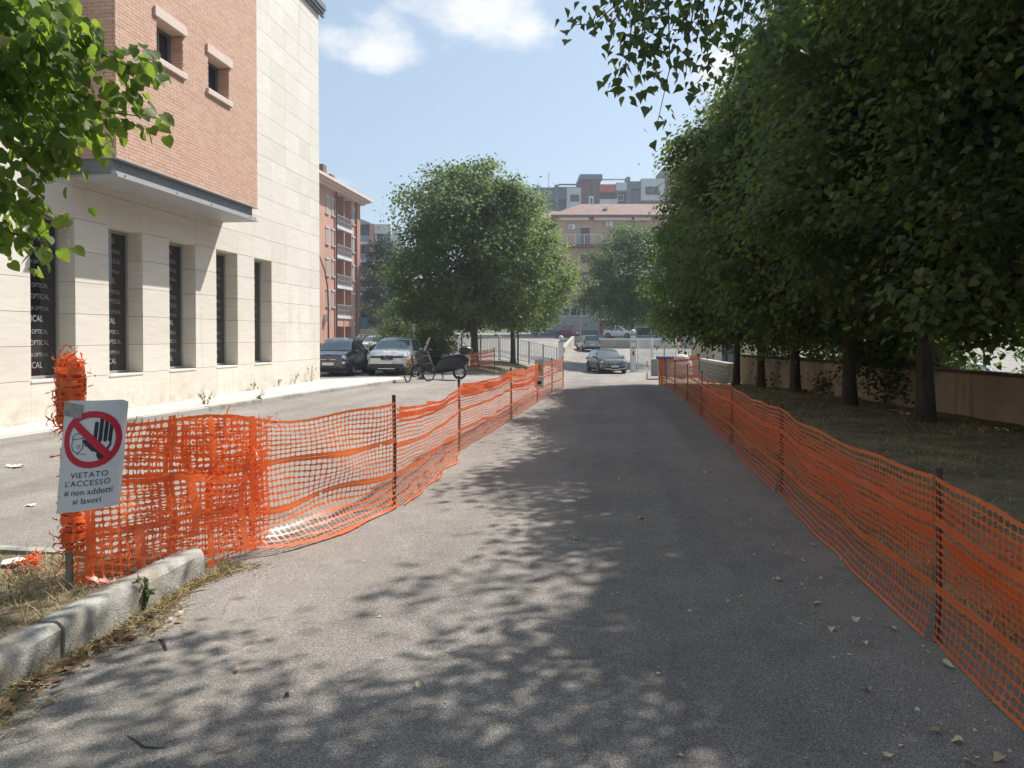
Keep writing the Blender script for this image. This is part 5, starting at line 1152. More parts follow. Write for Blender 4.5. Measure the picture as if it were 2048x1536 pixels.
# the open tyre lathe leaves a disc: use a torus-like tyre for spoked wheels
def tyre_ring(parent, x, r, w, y=0.0, rz=0.0):
    o = MB().tube([(r * math.cos(a) * .96, 0, r * math.sin(a) * .96) for a in np.linspace(0, 2 * math.pi, 33)], w, 8, cap=False).build('wheel', M['rubber'], parent, smooth=True); o.location = (x, y, r); o.rotation_euler = (0, 0, rz)
    m = MB()
    for k in range(18): a = 2 * math.pi * k / 18; m.tube([(0, .03 * (-1) ** k, 0), (r * .93 * math.cos(a), 0, r * .93 * math.sin(a))], .0022, 3)
    m.tube([(0, -.05, 0), (0, .05, 0)], .025, 8); m.tube([(r * .91 * math.cos(a), 0, r * .91 * math.sin(a)) for a in np.linspace(0, 2 * math.pi, 25)], .009, 5, cap=False); m.build('rim', M['black'], o); return o
# local +x is the front
wheel2(sc_, .78, .255, .10); wheel2(sc_, -.72, .255, .13)
def loft(sections, mat, name, parent, smooth=True):
    "sections: (x, z_low, z_high, half_width)"
    m = MB(); V = []; F = []; n = 12
    for (x, z0, z1, w) in sections:
        for j in range(n):
            a = 2 * math.pi * j / n; ca, sa = math.cos(a), math.sin(a); V.append((x, w * math.copysign(abs(ca) ** .7, ca), (z0 + z1) / 2 + (z1 - z0) / 2 * math.copysign(abs(sa) ** .7, sa)))
    for i in range(len(sections) - 1):
        for j in range(n): j2 = (j + 1) % n; F.append((i * n + j, i * n + j2, (i + 1) * n + j2, (i + 1) * n + j))
    F.append(tuple(range(n - 1, -1, -1))); F.append(tuple((len(sections) - 1) * n + j for j in range(n)))
    return m.add(V, F).build(name, mat, parent, smooth=smooth)
loft([(-1.05, .64, .76, .08), (-.88, .46, .84, .18), (-.55, .30, .86, .22), (-.2, .24, .80, .22), (.0, .22, .68, .20), (.14, .22, .46, .18)], M['scoot'], 'rear_body', sc_)
loft([(-.92, .80, .86, .10), (-.6, .80, .90, .16), (-.25, .74, .85, .16), (-.05, .70, .80, .12)], M['black'], 'seat', sc_)
loft([(-.15, .22, .34, .16), (.2, .20, .32, .17), (.42, .22, .36, .17)], M['scoot'], 'floorboard', sc_)
loft([(.24, .24, .55, .16), (.38, .22, .98, .26), (.56, .32, 1.10, .25), (.74, .52, 1.06, .17), (.86, .74, .95, .06)], M['scoot'], 'front_shield', sc_)
loft([(.52, .40, .50, .06), (.78, .50, .58, .075), (1.05, .36, .44, .06)], M['scoot'], 'front_mudguard', sc_)
m = MB(); m.tube([(.46, 0, 1.0), (.62, .0, .6), (.78, .07, .26)], .028, 8); m.build('fork', M['steel'], sc_, smooth=True)
m = MB(); m.tube([(.30, .36, 1.06), (.42, .2, 1.06), (.46, 0, 1.02), (.42, -.2, 1.06), (.30, -.36, 1.06)], .018, 8); m.build('handlebar', M['black'], sc_, smooth=True)
for s_ in (1, -1):
    m = MB(); m.tube([(.40, .22 * s_, 1.06), (.44, .30 * s_, 1.24)], .008, 6); m.ell(.44, .33 * s_, 1.27, .025, .075, .05); m.build('mirror', M['black'], sc_, smooth=True)
m = MB(); V = []; F = []
for j in range(8):
    for i in range(7): b = i / 6 * 2 - 1; t_ = j / 7; w = .24 * (1 - .35 * t_ ** 2); V.append((.60 - .22 * t_ - .06 * b * b, b * w, .98 + .52 * t_))
for j in range(7):
    for i in range(6): a = j * 7 + i; F.append((a, a + 1, a + 8, a + 7))
m.add(V, F).build('windscreen', M['smoke'], sc_, smooth=True)
loft([(-1.18, .98, 1.10, .10), (-1.1, .92, 1.17, .20), (-.92, .90, 1.20, .22), (-.76, .91, 1.17, .19), (-.70, .97, 1.08, .10)], M['scoot'], 'top_box', sc_)
MB().box(-1.12, -.70, -.10, .10, .87, .905).build('rack', M['steel'], sc_)
MB().ell(.73, 0, .86, .05, .12, .07).build('headlight', M['lamp_glass'], sc_, smooth=True); MB().ell(-.99, 0, .70, .03, .10, .05).build('tail_lamp', M['tail_red'], sc_, smooth=True)
MB().cbox(-1.06, 0, .56, .012, .16, .14).build('number_plate', PL_, sc_); m = MB(); m.tube([(-.25, -.17, .26), (-.6, -.20, .30), (-.95, -.20, .40)], [.04, .06, .055], 10); m.build('exhaust', M['chrome'], sc_, smooth=True)
m = MB(); m.tube([(-.1, .15, .25), (-.12, .24, .01)], .012, 6); m.tube([(-.1, -.15, .25), (-.12, -.24, .01)], .012, 6); m.build('centre_stand', M['black'], sc_)
p = gpix(838, 764); bk = thing('bicycle', 'bicycle with mustard frame and mudguard leaning beside the scooter', 'bicycle', (p.x, p.y, p.z), R(180 + 60))
tyre_ring(bk, -.50, .33, .024); fw_ = tyre_ring(bk, .55, .33, .024, rz=R(24))
m = MB(); m.tube([(-.05, 0, .28), (.40, 0, .74)], .024, 8); m.tube([(-.16, 0, .78), (.40, 0, .82)], .018, 8); m.tube([(-.05, 0, .28), (-.18, 0, .84)], .018, 8); m.tube([(.39, 0, .70), (.36, 0, .90)], .022, 8)
for s_ in (.05, -.05): m.tube([(-.05, s_ * .6, .28), (-.50, s_, .33)], .011, 6); m.tube([(-.16, s_ * .4, .76), (-.50, s_, .33)], .009, 6)
m.build('frame', M['black'], bk, smooth=True)
m = MB()
for s_ in (.05, -.05): m.tube([(.39, 0, .70), (.42, s_, .62), (.55, s_, .33)], .013, 6)
m.build('fork', M['mustard'], bk, smooth=True)
m = MB(); m.tube([(.28, .30, .98), (.38, .16, .97), (.37, 0, .95), (.38, -.16, .97), (.28, -.30, .98)], .012, 6); m.tube([(.37, 0, .95), (.36, 0, .86)], .013, 6); m.build('handlebar', M['black'], bk, smooth=True)
loft([(-.36, .90, .94, .08), (-.22, .88, .94, .07), (-.05, .89, .92, .02)], M['black'], 'saddle', bk); m = MB(); m.tube([(-.18, 0, .80), (-.20, 0, .90)], .013, 6); m.build('seat_post', M['chrome'], bk)
m = MB(); m.v = []; V = []; F = []
for i in range(14):
    a = R(20 + i * 11); r_ = .375
    for s_ in (-.035, .035): V.append((.55 + r_ * math.cos(a), s_, .33 + r_ * math.sin(a)))
for i in range(13): F.append((2 * i, 2 * i + 1, 2 * i + 3, 2 * i + 2))
m.add(V, F).build('mudguard', M['black'], bk, smooth=True); loft([(.44, .66, .80, .05), (.52, .62, .86, .09), (.60, .66, .82, .05)], M['mustard'], 'front_bag', bk)
m = MB(); m.tube([(-.05, -.09, .28), (.08, -.10, .18)], .009, 6); m.tube([(-.05, .09, .28), (-.18, .10, .38)], .009, 6); m.cbox(.09, -.13, .17, .09, .07, .02); m.cbox(-.19, .13, .39, .09, .07, .02); m.lathe([(.09, -.004), (.09, .004)], 16, Matrix.Translation((-.05, -.07, .28)) @ Matrix.Rotation(R(90), 4, 'X')); m.build('crank', M['black'], bk)

# ------------------------------------------------------------------ walls
def run_wall(t, pts, h0, h1, th, mat, name='wall', zoff=-.3):
    m = MB()
    for a, b in zip(pts[:-1], pts[1:]):
        a = Vector((*a, 0)); b = Vector((*b, 0)); d = (b - a).normalized(); n_ = Vector((d.y, -d.x, 0)) * th / 2; V = []
        for p_, zt in ((a, h0), (b, h1)): V += [p_ - n_ + Vector((0, 0, gz(p_.x, p_.y) + zoff)), p_ + n_ + Vector((0, 0, gz(p_.x, p_.y) + zoff)), p_ + n_ + Vector((0, 0, zt)), p_ - n_ + Vector((0, 0, zt))]
        m.add(V, [(0, 1, 2, 3), (4, 7, 6, 5), (0, 4, 5, 1), (1, 5, 6, 2), (2, 6, 7, 3), (3, 7, 4, 0)])
    return m.build(name, mat, t)
bw = thing('boundary_wall', 'stained beige rendered wall with brown coping behind the row of lindens', 'wall', (0, 0, 0))
wl = [(float(wallx(y)) + .16, y) for y in (-4.0, 29.4)]
A = Vector((*wl[1], 0)); B = Vector((*wl[0], 0)); d = (B - A); ang = math.atan2(d.y, d.x)
wo = MB().box(0, d.length, -.1, .1, -1.3, .90).build('wall', M['render_wall'], bw, loc=A, rot=(0, 0, ang)) if False else MB().box(0, d.length, -.1, .1, -1.3, .90).build('wall', M['render_wall'], bw)
wo.location = A; wo.rotation_euler = (0, 0, ang)
cop = plaster('coping_brown', (.14, .095, .065), .2); nc = 17
for i in range(nc):
    o = MB().box(i * d.length / nc + .003, (i + 1) * d.length / nc - .003, -.15, .15, .90, .965, bev=.01).build('coping_stone', cop, bw); o.location = A; o.rotation_euler = (0, 0, ang)
gw = thing('grille_wall', 'low grey wall of open concrete grille blocks with pale coping at the end of the verge', 'wall', (0, 0, 0))
ga = Vector((4.55, 29.8, 0)); gb = pix(1404, 730, 35.5); gb.z = 0; d = gb - ga; ang = math.atan2(d.y, d.x); Lg = d.length; zg = gz(*gb.xy)
o = MB().box(0, Lg, -.05, .10, zg - .3, .50).build('wall', M['grey_pl'], gw); o.location = ga; o.rotation_euler = (0, 0, ang)
o = MB().box(-.02, Lg + .02, -.14, .15, .50, .62, bev=.01).build('coping', M['concrete'], gw); o.location = ga; o.rotation_euler = (0, 0, ang)
m = MB(); n_ = int(Lg / .42)
for i in range(n_):
    for k in range(4):
        for s_ in (.105, -.095):
            x0 = i * Lg / n_ + .02; z0 = -.16 + k * .16; m.box(x0, x0 + Lg / n_ - .04, s_ - .01, s_ + .01, z0, z0 + .05); m.box(x0 + .1, x0 + .13, s_ - .012, s_ + .012, z0 + .05, z0 + .15); m.box(x0 + .25, x0 + .28, s_ - .012, s_ + .012, z0 + .05, z0 + .15)
o = m.build('grille_block', M['grey_pl'], gw, kind='stuff'); o.location = ga; o.rotation_euler = (0, 0, ang)
# terrace in front of the pink building, with its retaining wall and ramp
p0 = pix(1128, 700, 92); p1 = pix(1420, 700, 86); te = MB(); q0 = pix(1100, 690, 125); q1 = pix(1450, 690, 125)
te.prism([(p0.x, p0.y), (p1.x, p1.y), (q1.x, q1.y), (q0.x, q0.y)], -.5, 1.34); te.build('terrace', M['concrete'], kind='structure')
rw_ = thing('retaining_wall', 'stained concrete retaining wall below the white SUV, beyond the gate', 'wall', (0, 0, 0)); a = pix(1197, 700, 85.5); b = pix(1420, 700, 84)
run_wall(rw_, [(a.x, a.y), (b.x, b.y)], 1.30, 1.30, .3, M['stone_wall']); 
m = MB(); 
for k in range(2): m.tube([(lerp(a.x, b.x, s), lerp(a.y, b.y, s), 1.62 + .0 * k) for s in (0, 1)], .03, 6)
m2 = run_wall(rw_, [(a.x, a.y - .02), (b.x, b.y - .02)], 1.40, 1.40, .36, M['white_paint'], 'coping', zoff=1.2 - gz(a.x, a.y) * 1)
rp = thing('ramp_wall', 'pale sloping parapet of the ramp left of the silver SUV', 'wall', (0, 0, 0)); a = pix(1126, 700, 73); b = pix(1146, 700, 88)
run_wall(rp, [(a.x, a.y), (b.x, b.y)], .55, 1.62, .35, M['stone_wall']); c = pix(1160, 700, 88); run_wall(rp, [(b.x + .2, b.y), (c.x, c.y)], 1.62, 1.62, .3, M['grey_pl'], 'end_wall')
cw_ = thing('retaining_wall', 'cream retaining wall of the upper car park far left', 'wall', (0, 0, 0)); a = pix(718, 660, 86); b = pix(771, 660, 88); run_wall(cw_, [(a.x, a.y), (b.x, b.y)], 3.1, 4.1, .3, M['cream_pl'])
p = pix(733, 640, 92); MB().box(p.x - 9, p.x + 5, p.y - 3.8, p.y + 9, 0, 3.2).build('upper_car_park', M['concrete'], kind='structure'); simple('dark car on the upper car park beside the salmon flats', (p.x, p.y, 3.2), R(80), PN, pd)

# ------------------------------------------------------------------ gates, pillars, barrier and small street pieces
def fence_run(label, A, B, h, n, name='metal_fence', z0=.05, rails=(.12, .9), posts=4, mat='white_paint', w=.032, cat='fence', group=None):
    A = Vector(A); B = Vector(B); A.z = gz(A.x, A.y); B.z = gz(B.x, B.y); d = B - A; ang = math.atan2(d.y, d.x); L = Vector((d.x, d.y)).length; sl = d.z / L
    t = thing(name, label, cat, A, ang, group); pk = MB().box(-w / 2, w / 2, -.012, .012, z0, h).mesh('picket', M[mat])
    for i in range(n): x = L * (i + .5) / n; link('picket', pk, t, loc=(x, 0, sl * x))
    for q in rails:
        z = lerp(z0, h, q); m = MB(); m.add([(0, -.02, z), (L, -.02, z + sl * L), (L, .02, z + sl * L), (0, .02, z), (0, -.02, z + .04), (L, -.02, z + .04 + sl * L), (L, .02, z + .04 + sl * L), (0, .02, z + .04)], [(3, 2, 1, 0), (4, 5, 6, 7), (0, 1, 5, 4), (1, 2, 6, 5), (2, 3, 7, 6), (3, 0, 4, 7)]); m.build('rail', M[mat], t)
    for i in range(posts): x = L * i / (posts - 1); MB().box(-.03, .03, -.03, .03, -.1, h + .05).build('post', M[mat if i in (0, posts - 1) else 'grey_paint'], t, loc=(x, .0, sl * x))
    return t
def gp(u, d): p = pix(u, 700, d); return (p.x, p.y, 0)
fence_run('white sliding gate with thin pickets behind the two lindens', gp(1000, 50.5), gp(1114, 52.5), 1.58, 36, 'sliding_gate', .18, (.02, .24, .30, .97), 5, cat='gate')
fence_run('white picket fence between the oleander and the sliding gate', gp(884, 48), gp(998, 50.3), 1.62, 36, 'metal_fence', .18, (.02, .24, .30, .97), 4)
fence_run('white half gate hung on the right gate pillar', gp(1275, 54.6), gp(1303, 55), 2.35, 11, 'metal_gate', .12, (.0, .45, .52, .95), 2, cat='gate')
fence_run('tall white picket fence right of the half gate', gp(1305, 55.4), gp(1352, 56), 2.35, 16, 'metal_fence', .12, (.0, .5, .95), 3)
fence_run('pale metal fence between the striped barrier and the guardhouse', gp(1358, 55), gp(1412, 52), 2.1, 18, 'metal_fence', .12, (.0, .5, .95), 3, 'grey_paint')
def pillar(label, u, d, h, panel):
    p = pix(u, 700, d); z = gz(p.x, p.y); t = thing('gate_pillar', label, 'pillar', (p.x, p.y, z), YAW, 'white gate pillars')
    MB().box(-.17, .17, -.17, .17, -.1, h, bev=.01).build('shaft', M['white_paint'], t); MB().box(-.20, .20, -.20, .20, h, h + .07).build('cap', M['grey_pl'], t)
    m = MB(); m.tube([(0, 0, h + .07), (0, 0, h + .14)], .05, 8); m.build('lamp_base', M['grey_paint'], t); MB().ell(0, 0, h + .28, .17, .17, .17).build('lamp_globe', M['sign_white'], t, smooth=True)
    if panel:
        for x in (-.07, .07): MB().cbox(x, -.18, 1.72, .08, .03, .10).build('sensor', M['black'], t)
        MB().cbox(0, -.18, 1.32, .10, .03, .28).build('intercom', M['black'], t); MB().cbox(0, -.18, 2.15, .26, .02, .12).build('nameplate', M['grey_paint'], t)
pillar('left white gate pillar with globe lamp, beside the sliding gate', 1122, 53, 2.0, False); pillar('right white gate pillar with globe lamp and intercom', 1266, 54, 2.55, True)
# striped barrier arm standing upright
p = pix(1357, 700, 50); ba = thing('barrier_arm', 'red and white striped barrier arm standing upright by the gate', 'barrier', (p.x, p.y, gz(p.x, p.y)), YAW)
MB().box(-.18, .18, -.16, .16, -.05, .95, bev=.02).build('housing', M['grey_paint'], ba)
for i in range(5): MB().cbox(0, -.19, .75 + .55 * i, .17, .05, .545).build('stripe', M['red_paint' if i % 2 else 'white_paint'], ba)
# red and white hoop
p = gpix(1306, 760); ho = thing('hoop_barrier', 'small red and white hoop barrier standing on the asphalt before the gate', 'barrier', (p.x, p.y, p.z), YAW)
m = MB(); m.tube([(-.28, 0, .02), (.28, 0, .02)], .025, 8); m.build('base_bar', M['post'], ho)
for x, hh in ((-.28, .86), (.28, .62)):
    for k in range(3): m = MB(); m.tube([(x, 0, .02 + hh * k / 3), (x, 0, .02 + hh * (k + 1) / 3)], .026, 8); m.build('stripe', M['white_paint' if k == 1 else 'red_paint'], ho)
p = pix(1313, 735, 46); cb = thing('utility_cabinet', 'plain pale grey cabinet beside the half gate', 'cabinet', (p.x, p.y, gz(p.x, p.y)), YAW); MB().box(-.3, .3, -.2, .2, 0, .98, bev=.015).build('body', M['grey_pl'], cb); MB().box(-.33, .33, -.23, .23, .98, 1.03).build('cap', M['white_paint'], cb); MB().box(-.27, .27, -.212, -.199, .06, .93).build('door', M['grey_paint'], cb)
p = pix(1336, 735, 40); z = gz(p.x, p.y); bn = thing('waste_bin', 'grey wheeled bin with dark blue lid behind the end of the right net', 'bin', (p.x, p.y, z), YAW)
m = MB(); V = [(-.46, -.33, .12), (.46, -.33, .12), (.46, .33, .12), (-.46, .33, .12), (-.52, -.38, .98), (.52, -.38, .98), (.52, .38, .98), (-.52, .38, .98)]; m.add(V, [(3, 2, 1, 0), (4, 5, 6, 7), (0, 1, 5, 4), (1, 2, 6, 5), (2, 3, 7, 6), (3, 0, 4, 7)]); m.build('body', M['grey_paint'], bn); MB().box(-.55, .55, -.42, .42, .98, 1.14, bev=.03).build('lid', M['blue_plastic'], bn)
for x in (-.4, .4): MB().lathe([(.1, -.03), (.1, .03)], 12, Matrix.Translation((x, .3, .1)) @ Matrix.Rotation(R(90), 4, 'Y')).build('wheel', M['rubber'], bn)
p = pix(1363, 735, 38); z = gz(p.x, p.y); sk = thing('sack', 'lumpy off white sack heaped up behind the end of the right net', 'sack', (p.x, p.y, z), 0); rr = random.Random(6)
def lump(w, dth, h, seed):
    m = MB(); m.ell(0, 0, h / 2, w, dth, h / 2, 18, 12); f1 = wob(seed, .07, 6, 6); m.v = [(x * (1 + f1(z_ * 5, x * 6)), y_ * (1 + f1(y_ * 6, z_ * 4)), max(0, z_ + f1(x * 4, y_ * 5))) for (x, y_, z_) in m.v]; return m
lump(.52, .40, 1.24, 6).build('bag', M['sack'], sk, smooth=True); m = lump(.09, .09, .16, 9); m.v = [(x + .2, y_, z_ + 1.13) for (x, y_, z_) in m.v]; m.build('knot', M['sack'], sk, smooth=True)
# lamp posts and poles
p = pix(829, 690, 42); lp = thing('lamp_post', 'short white lamp post with box head beside the shrubs', 'lamp post', (p.x, p.y, gz(p.x, p.y)), YAW); m = MB(); m.tube([(0, 0, -.1), (0, 0, 2.9)], .055, 8); m.build('post', M['white_paint'], lp, smooth=True); MB().box(-.42, .06, -.12, .12, 2.84, 3.02, bev=.03).build('lamp_head', M['white_paint'], lp)
p = pix(657, 690, 60); sl_ = thing('street_lamp', 'tall brown street lamp with curved arm in front of the salmon flats', 'street lamp', (p.x, p.y, gz(p.x, p.y)), YAW); m = MB(); m.tube([(0, 0, -.1), (0, 0, 3.8), (-.05, 0, 5.2), (-.25, 0, 6.5), (-.65, 0, 7.6), (-1.3, 0, 8.3)], [.08, .07, .065, .06, .055, .05], 8); m.build('post', M['brown_wood'], sl_, smooth=True); MB().ell(-1.6, 0, 8.38, .38, .14, .09).build('lamp_head', M['grey_paint'], sl_, smooth=True)
p = pix(1161, 690, 90); po = thing('flag_pole', 'thin grey pole standing in front of the pink building', 'pole', (p.x, p.y, .4), 0); m = MB(); m.tube([(0, 0, 0), (0, 0, 6.2)], .045, 6); m.build('pole', M['grey_pl'], po); m = MB(); m.ell(0, 0, 6.25, .07, .07, .07); m.build('finial', M['grey_pl'], po)
p = pix(1453, 760, 31); po = thing('lamp_post', 'dark thin post beside the farthest linden of the row', 'lamp post', (p.x, p.y, gz(p.x, p.y)), 0); m = MB(); m.tube([(0, 0, -.1), (0, 0, 4.2)], .055, 8); m.build('post', M['post'], po, smooth=True); MB().ell(0, 0, 4.3, .16, .16, .12).build('lamp_head', M['grey_paint'], po, smooth=True)
p = pix(1036, 720, 47); po = thing('lamp_post', 'black thin post between the second linden and the sliding gate', 'lamp post', (p.x, p.y, gz(p.x, p.y)), 0); m = MB(); m.tube([(0, 0, -.1), (0, 0, 3.2)], .05, 8); m.build('post', M['black'], po, smooth=True); MB().ell(0, 0, 3.3, .14, .14, .12).build('lamp_head', M['black'], po, smooth=True)
# guardhouse, canopy
p = pix(1428, 720, 42); gh = thing('guardhouse', 'cream guardhouse with dark opening behind the low grille wall', 'building', (p.x, p.y, gz(p.x, p.y)), YAW)
m = MB(); m.box(0, .42, 0, 5, -.2, 3.0); m.box(1.5, 4.6, 0, 5, -.2, 3.0); m.box(.42, 1.5, 0, 5, 1.72, 3.0); m.box(.42, 1.5, .5, 5, -.2, 1.72); m.build('wall', M['cream_pl'], gh); MB().box(.42, 1.5, .3, .34, 0, 1.72).build('opening_fill', M['slate_pl'], gh); MB().box(-.3, 4.9, -.3, 5.3, 3.0, 3.2).build('roof', M['grey_pl'], gh)  # dark panel set in the opening, its colour stands for the shade inside
for u, dd in ((1398, 48), (1407, 46)):
    p = pix(u, 700, dd); t = thing('gate_post', 'pale cream gate post, %s of the two beside the guardhouse' % ('farther' if dd == 48 else 'nearer'), 'post', (p.x, p.y, gz(p.x, p.y)), YAW, 'cream posts'); MB().box(-.12, .12, -.12, .12, -.1, 2.5).build('shaft', M['cream_pl'], t); MB().box(-.15, .15, -.15, .15, 2.5, 2.56).build('cap', M['concrete'], t)
p = pix(1381, 700, 62); t = thing('canopy', 'small white canopy on two posts beyond the gate fence', 'canopy', (p.x, p.y, gz(p.x, p.y)), YAW); MB().box(-.6, .6, -.6, .6, 2.25, 2.5).build('roof', M['white_paint'], t)
for x in (-.5, .5): m = MB(); m.tube([(x, 0, -.1), (x, 0, 2.25)], .03, 6); m.build('post', M['grey_paint'], t)
fence_run('thin dark railing in front of the far parked cars at the left', gp(640, 56), gp(790, 52), .95, 40, 'metal_fence', .05, (.0, .95), 4, 'post', .02)

# ------------------------------------------------------------------ salmon flats
sf = thing('apartment_building', 'salmon five storey flats with loggias and iron railings', 'building', (0, 0, 0)); FX = -26.6
def yf(u): return 26.6 / math.tan(YAW - math.atan((u - 1024) / FPX)) if True else 0
Y0, Y1 = 50.0, yf(719.5); la, lb = yf(672.5), yf(703.5); FL = [3.7, 6.65, 9.6, 12.5]; TOP = 15.6
m = MB(); m.box(FX - 13, FX - 1.6, Y0, Y1, -.5, TOP); m.box(FX - 1.6, FX, Y0, la, -.5, TOP); m.box(FX - 1.6, FX, lb, Y1, -.5, TOP); m.box(FX - 1.6, FX, la, lb, 2.6, 3.4); m.build('wall', M['salmon'], sf)
for (a, b) in ((yf(710.5), yf(719.4)), (yf(669), la - .05)): MB().box(FX + .002, FX + .10, a, b, -.5, TOP).build('pilaster', M['salmon_dk'], sf)
for i, z in enumerate(FL):
    MB().box(FX - 1.6, FX + .14, la, lb, z - .30, z).build('floor_slab', M['white_pl'], sf)
    m = MB(); nb = 26
    for k in range(nb): y_ = lerp(la + .05, lb - .05, k / (nb - 1)); m.box(FX + .06, FX + .085, y_ - .012, y_ + .012, z + .08, z + 1.0)
    m.box(FX + .05, FX + .095, la, lb, z + 1.0, z + 1.06); m.box(FX + .05, FX + .095, la, lb, z + .05, z + .09); m.box(FX + .055, FX + .09, la, lb, z + .5, z + .53); m.build('railing', M['grey_paint'], sf, kind='stuff')
    for k, (a, b) in enumerate(((la + .4, la + 1.5), (lb - 1.7, lb - .5))):
        w = MB().box(FX - 1.602, FX - 1.55, a, b, z + .05, z + 2.3).build('balcony_door', M['brown_wood'] if (i + k) % 2 else M['opening_fill'], sf)
for z in (-.2,):
    for (a, b) in ((la + .5, la + 1.6), (lb - 1.8, lb - .6)): MB().box(FX - 1.602, FX - 1.5, a, b, z, 2.2).build('shop_door', M['dark_open'], sf)
MB().box(FX - 1.6, FX + .05, (la + lb) / 2 - .14, (la + lb) / 2 + .14, -.5, TOP - .01).build('column', M['salmon_dk'], sf)
for z in FL + [.6]:
    for (u0, u1) in ((652, 657.5), (664, 668.5), (705.2, 709)):
        if z < 1 and u0 < 700: continue
        a, b = yf(u0), yf(u1); w = MB().box(FX + .002, FX + .03, a, b, z + .75, z + 2.25).build('window', M['opening_fill'] if (int(z) + u0) % 3 else M['glass_dark'], sf); MB().box(FX + .002, FX + .14, a - .1, b + .1, z + .67, z + .748).build('sill', M['white_pl'], w); MB().box(FX + .002, FX + .10, a - .1, b + .1, z + 2.252, z + 2.4).build('lintel', M['white_pl'], w)
for u in (671, 711):
    m = MB(); m.tube([(FX + .16, yf(u), 0), (FX + .16, yf(u), TOP)], .06, 6); m.build('drainpipe', M['brown_wood'], sf)
for k, (o, z0, z1) in enumerate(((.5, TOP, TOP + .22), (.85, TOP + .22, TOP + .42), (1.2, TOP + .42, TOP + .66))): MB().box(FX - 13 - o, FX + o, Y0, Y1 + o, z0 + .001, z1).build('cornice', M['trim_stone'], sf)
m = MB(); e = 1.1; m.add([(FX + e, Y0, TOP + .67), (FX + e, Y1 + e, TOP + .67), (FX - 14, Y1 + e, TOP + .67), (FX - 14, Y0, TOP + .67), (FX - 6.5, Y0, TOP + 2.2), (FX - 6.5, Y1 - 5, TOP + 2.2)], [(0, 1, 5, 4), (1, 2, 5), (2, 3, 4, 5), (3, 0, 4)]); rf_ = m.build('roof', M['tile'], sf)
for u, hh in ((645.5, 1.6), (661, 1.7), (677, 1.2)): y_ = yf(u); MB().box(FX - 1.2, FX - .5, y_ - .45, y_ + .45, TOP + .5, TOP + .7 + hh).build('chimney', M['tile'], rf_)
MB().box(FX + .002, FX + .4, yf(648), yf(651), 3.0, 3.7).build('wall_unit', M['white_paint'], sf); MB().box(FX + .102, FX + .9, yf(716), yf(718.5), 2.4, 3.6).build('shop_sign', plain('teal_sign', (.05, .22, .26), .5), sf)
# pale flats behind
p = pix(718, 700, 106); pf = thing('apartment_building', 'pale grey and pink flats with glass balconies behind the salmon flats', 'building', (p.x, p.y, 0), YAW); s = 1538 / 106
def zz(v, s=s): return 1.65 + (672 - v) / s
m = MB(); m.box(-3, 1.45, .9, 14, 0, zz(446)); m.box(1.45, 4.3, 0, 14, 0, zz(450)); m.build('wall', M['slate_pl'], pf); MB().box(1.5, 2.1, -.1, .3, 0, zz(448)).build('pilaster', M['salmon'], pf); MB().box(2.15, 4.4, -.08, 1, zz(468), zz(449)).build('fascia', M['white_pl'], pf); MB().box(2.3, 3.6, -.03, .3, zz(488), zz(470)).build('blind', M['cream_pl'], pf)
m = MB(); m.add([(-3, .0, zz(420)), (1.6, 0, zz(446)), (1.6, 0, zz(449)), (-3, 0, zz(449)), (-3, 12, zz(420)), (1.6, 12, zz(446)), (1.6, 12, zz(449)), (-3, 12, zz(449))], [(0, 3, 2, 1), (4, 5, 6, 7), (0, 1, 5, 4), (1, 2, 6, 5), (2, 3, 7, 6), (3, 0, 4, 7)]); m.build('roof', M['grey_pl'], pf)
for v in (487, 523, 556, 590): MB().box(-3, 1.5, 0, .95, zz(v) - .12, zz(v) + .25).build('balcony_slab', M['trim_stone'], pf); MB().box(-3, 1.48, .05, .08, zz(v) + .252, zz(v) + 1.1).build('glass_panel', pbl, pf); MB().box(-.6, .6, .86, .9, zz(v) + .25, zz(v) + 2.2).build('window', M['glass_dark'], pf); MB().box(2.5, 3.4, -.04, 0, zz(v) + .5, zz(v) + 1.7).build('window', M['glass_dark'], pf)
# pink building
D = 107.0; s = FPX / D; p = pix(1114, 672, D); pk = thing('apartment_building', 'pink apartment house with hipped tile roof and long balcony beyond the gate', 'building', (p.x, p.y, 0), YAW)
def bx(u): return (u - 1114) / s
def bz(v): return 1.65 + (672 - v) / s
ZE = bz(437)
MB().box(0, 22, 0, 12, bz(601), ZE).build('wall', M['peach'], pk); MB().box(bx(1066), 22, -.25, 12.2, 0, bz(601)).build('ground_floor_wall', M['grey_pl'], pk); MB().box(bx(1066) - .03, bx(1196), -.29, -.252, .8, bz(661)).build('dado', M['slate_pl'], pk)
m = MB(); e = .9; m.add([(-e, -e, ZE), (22 + e, -e, ZE), (22 + e, 12 + e, ZE), (-e, 12 + e, ZE), (-e, -e, ZE + .35), (22 + e, -e, ZE + .35), (22 + e, 12 + e, ZE + .35), (-e, 12 + e, ZE + .35), (3.8, 6, ZE + 3.0), (17, 6, ZE + 3.0)], [(3, 2, 1, 0), (0, 1, 5, 4), (1, 2, 6, 5), (2, 3, 7, 6), (3, 0, 4, 7), (4, 5, 9, 8), (5, 6, 9), (6, 7, 8, 9), (7, 4, 8)]); rf_ = m.build('roof', M['tile'], pk)
MB().box(bx(1210), bx(1218), 1.6, 2.3, ZE + 1.55, ZE + 1.85).build('roof_window', M['white_paint'], rf_)
MB().box(-.85, 22.8, -.93, -.86, ZE + .02, ZE + .33).build('gutter', M['brown_wood'], pk)
for (a, b) in ((1116, 1176), (1187, 1261), (1267, 1300)): MB().box(bx(a), bx(b), -.8, -.1, ZE - .38, ZE - .003).build('awning_box', M['trim_stone'], pk)
bs = MB().box(-.0, 13.5, -1.3, -.002, bz(497), bz(491)).build('balcony_slab', M['brown_wood'], pk)
m = MB()
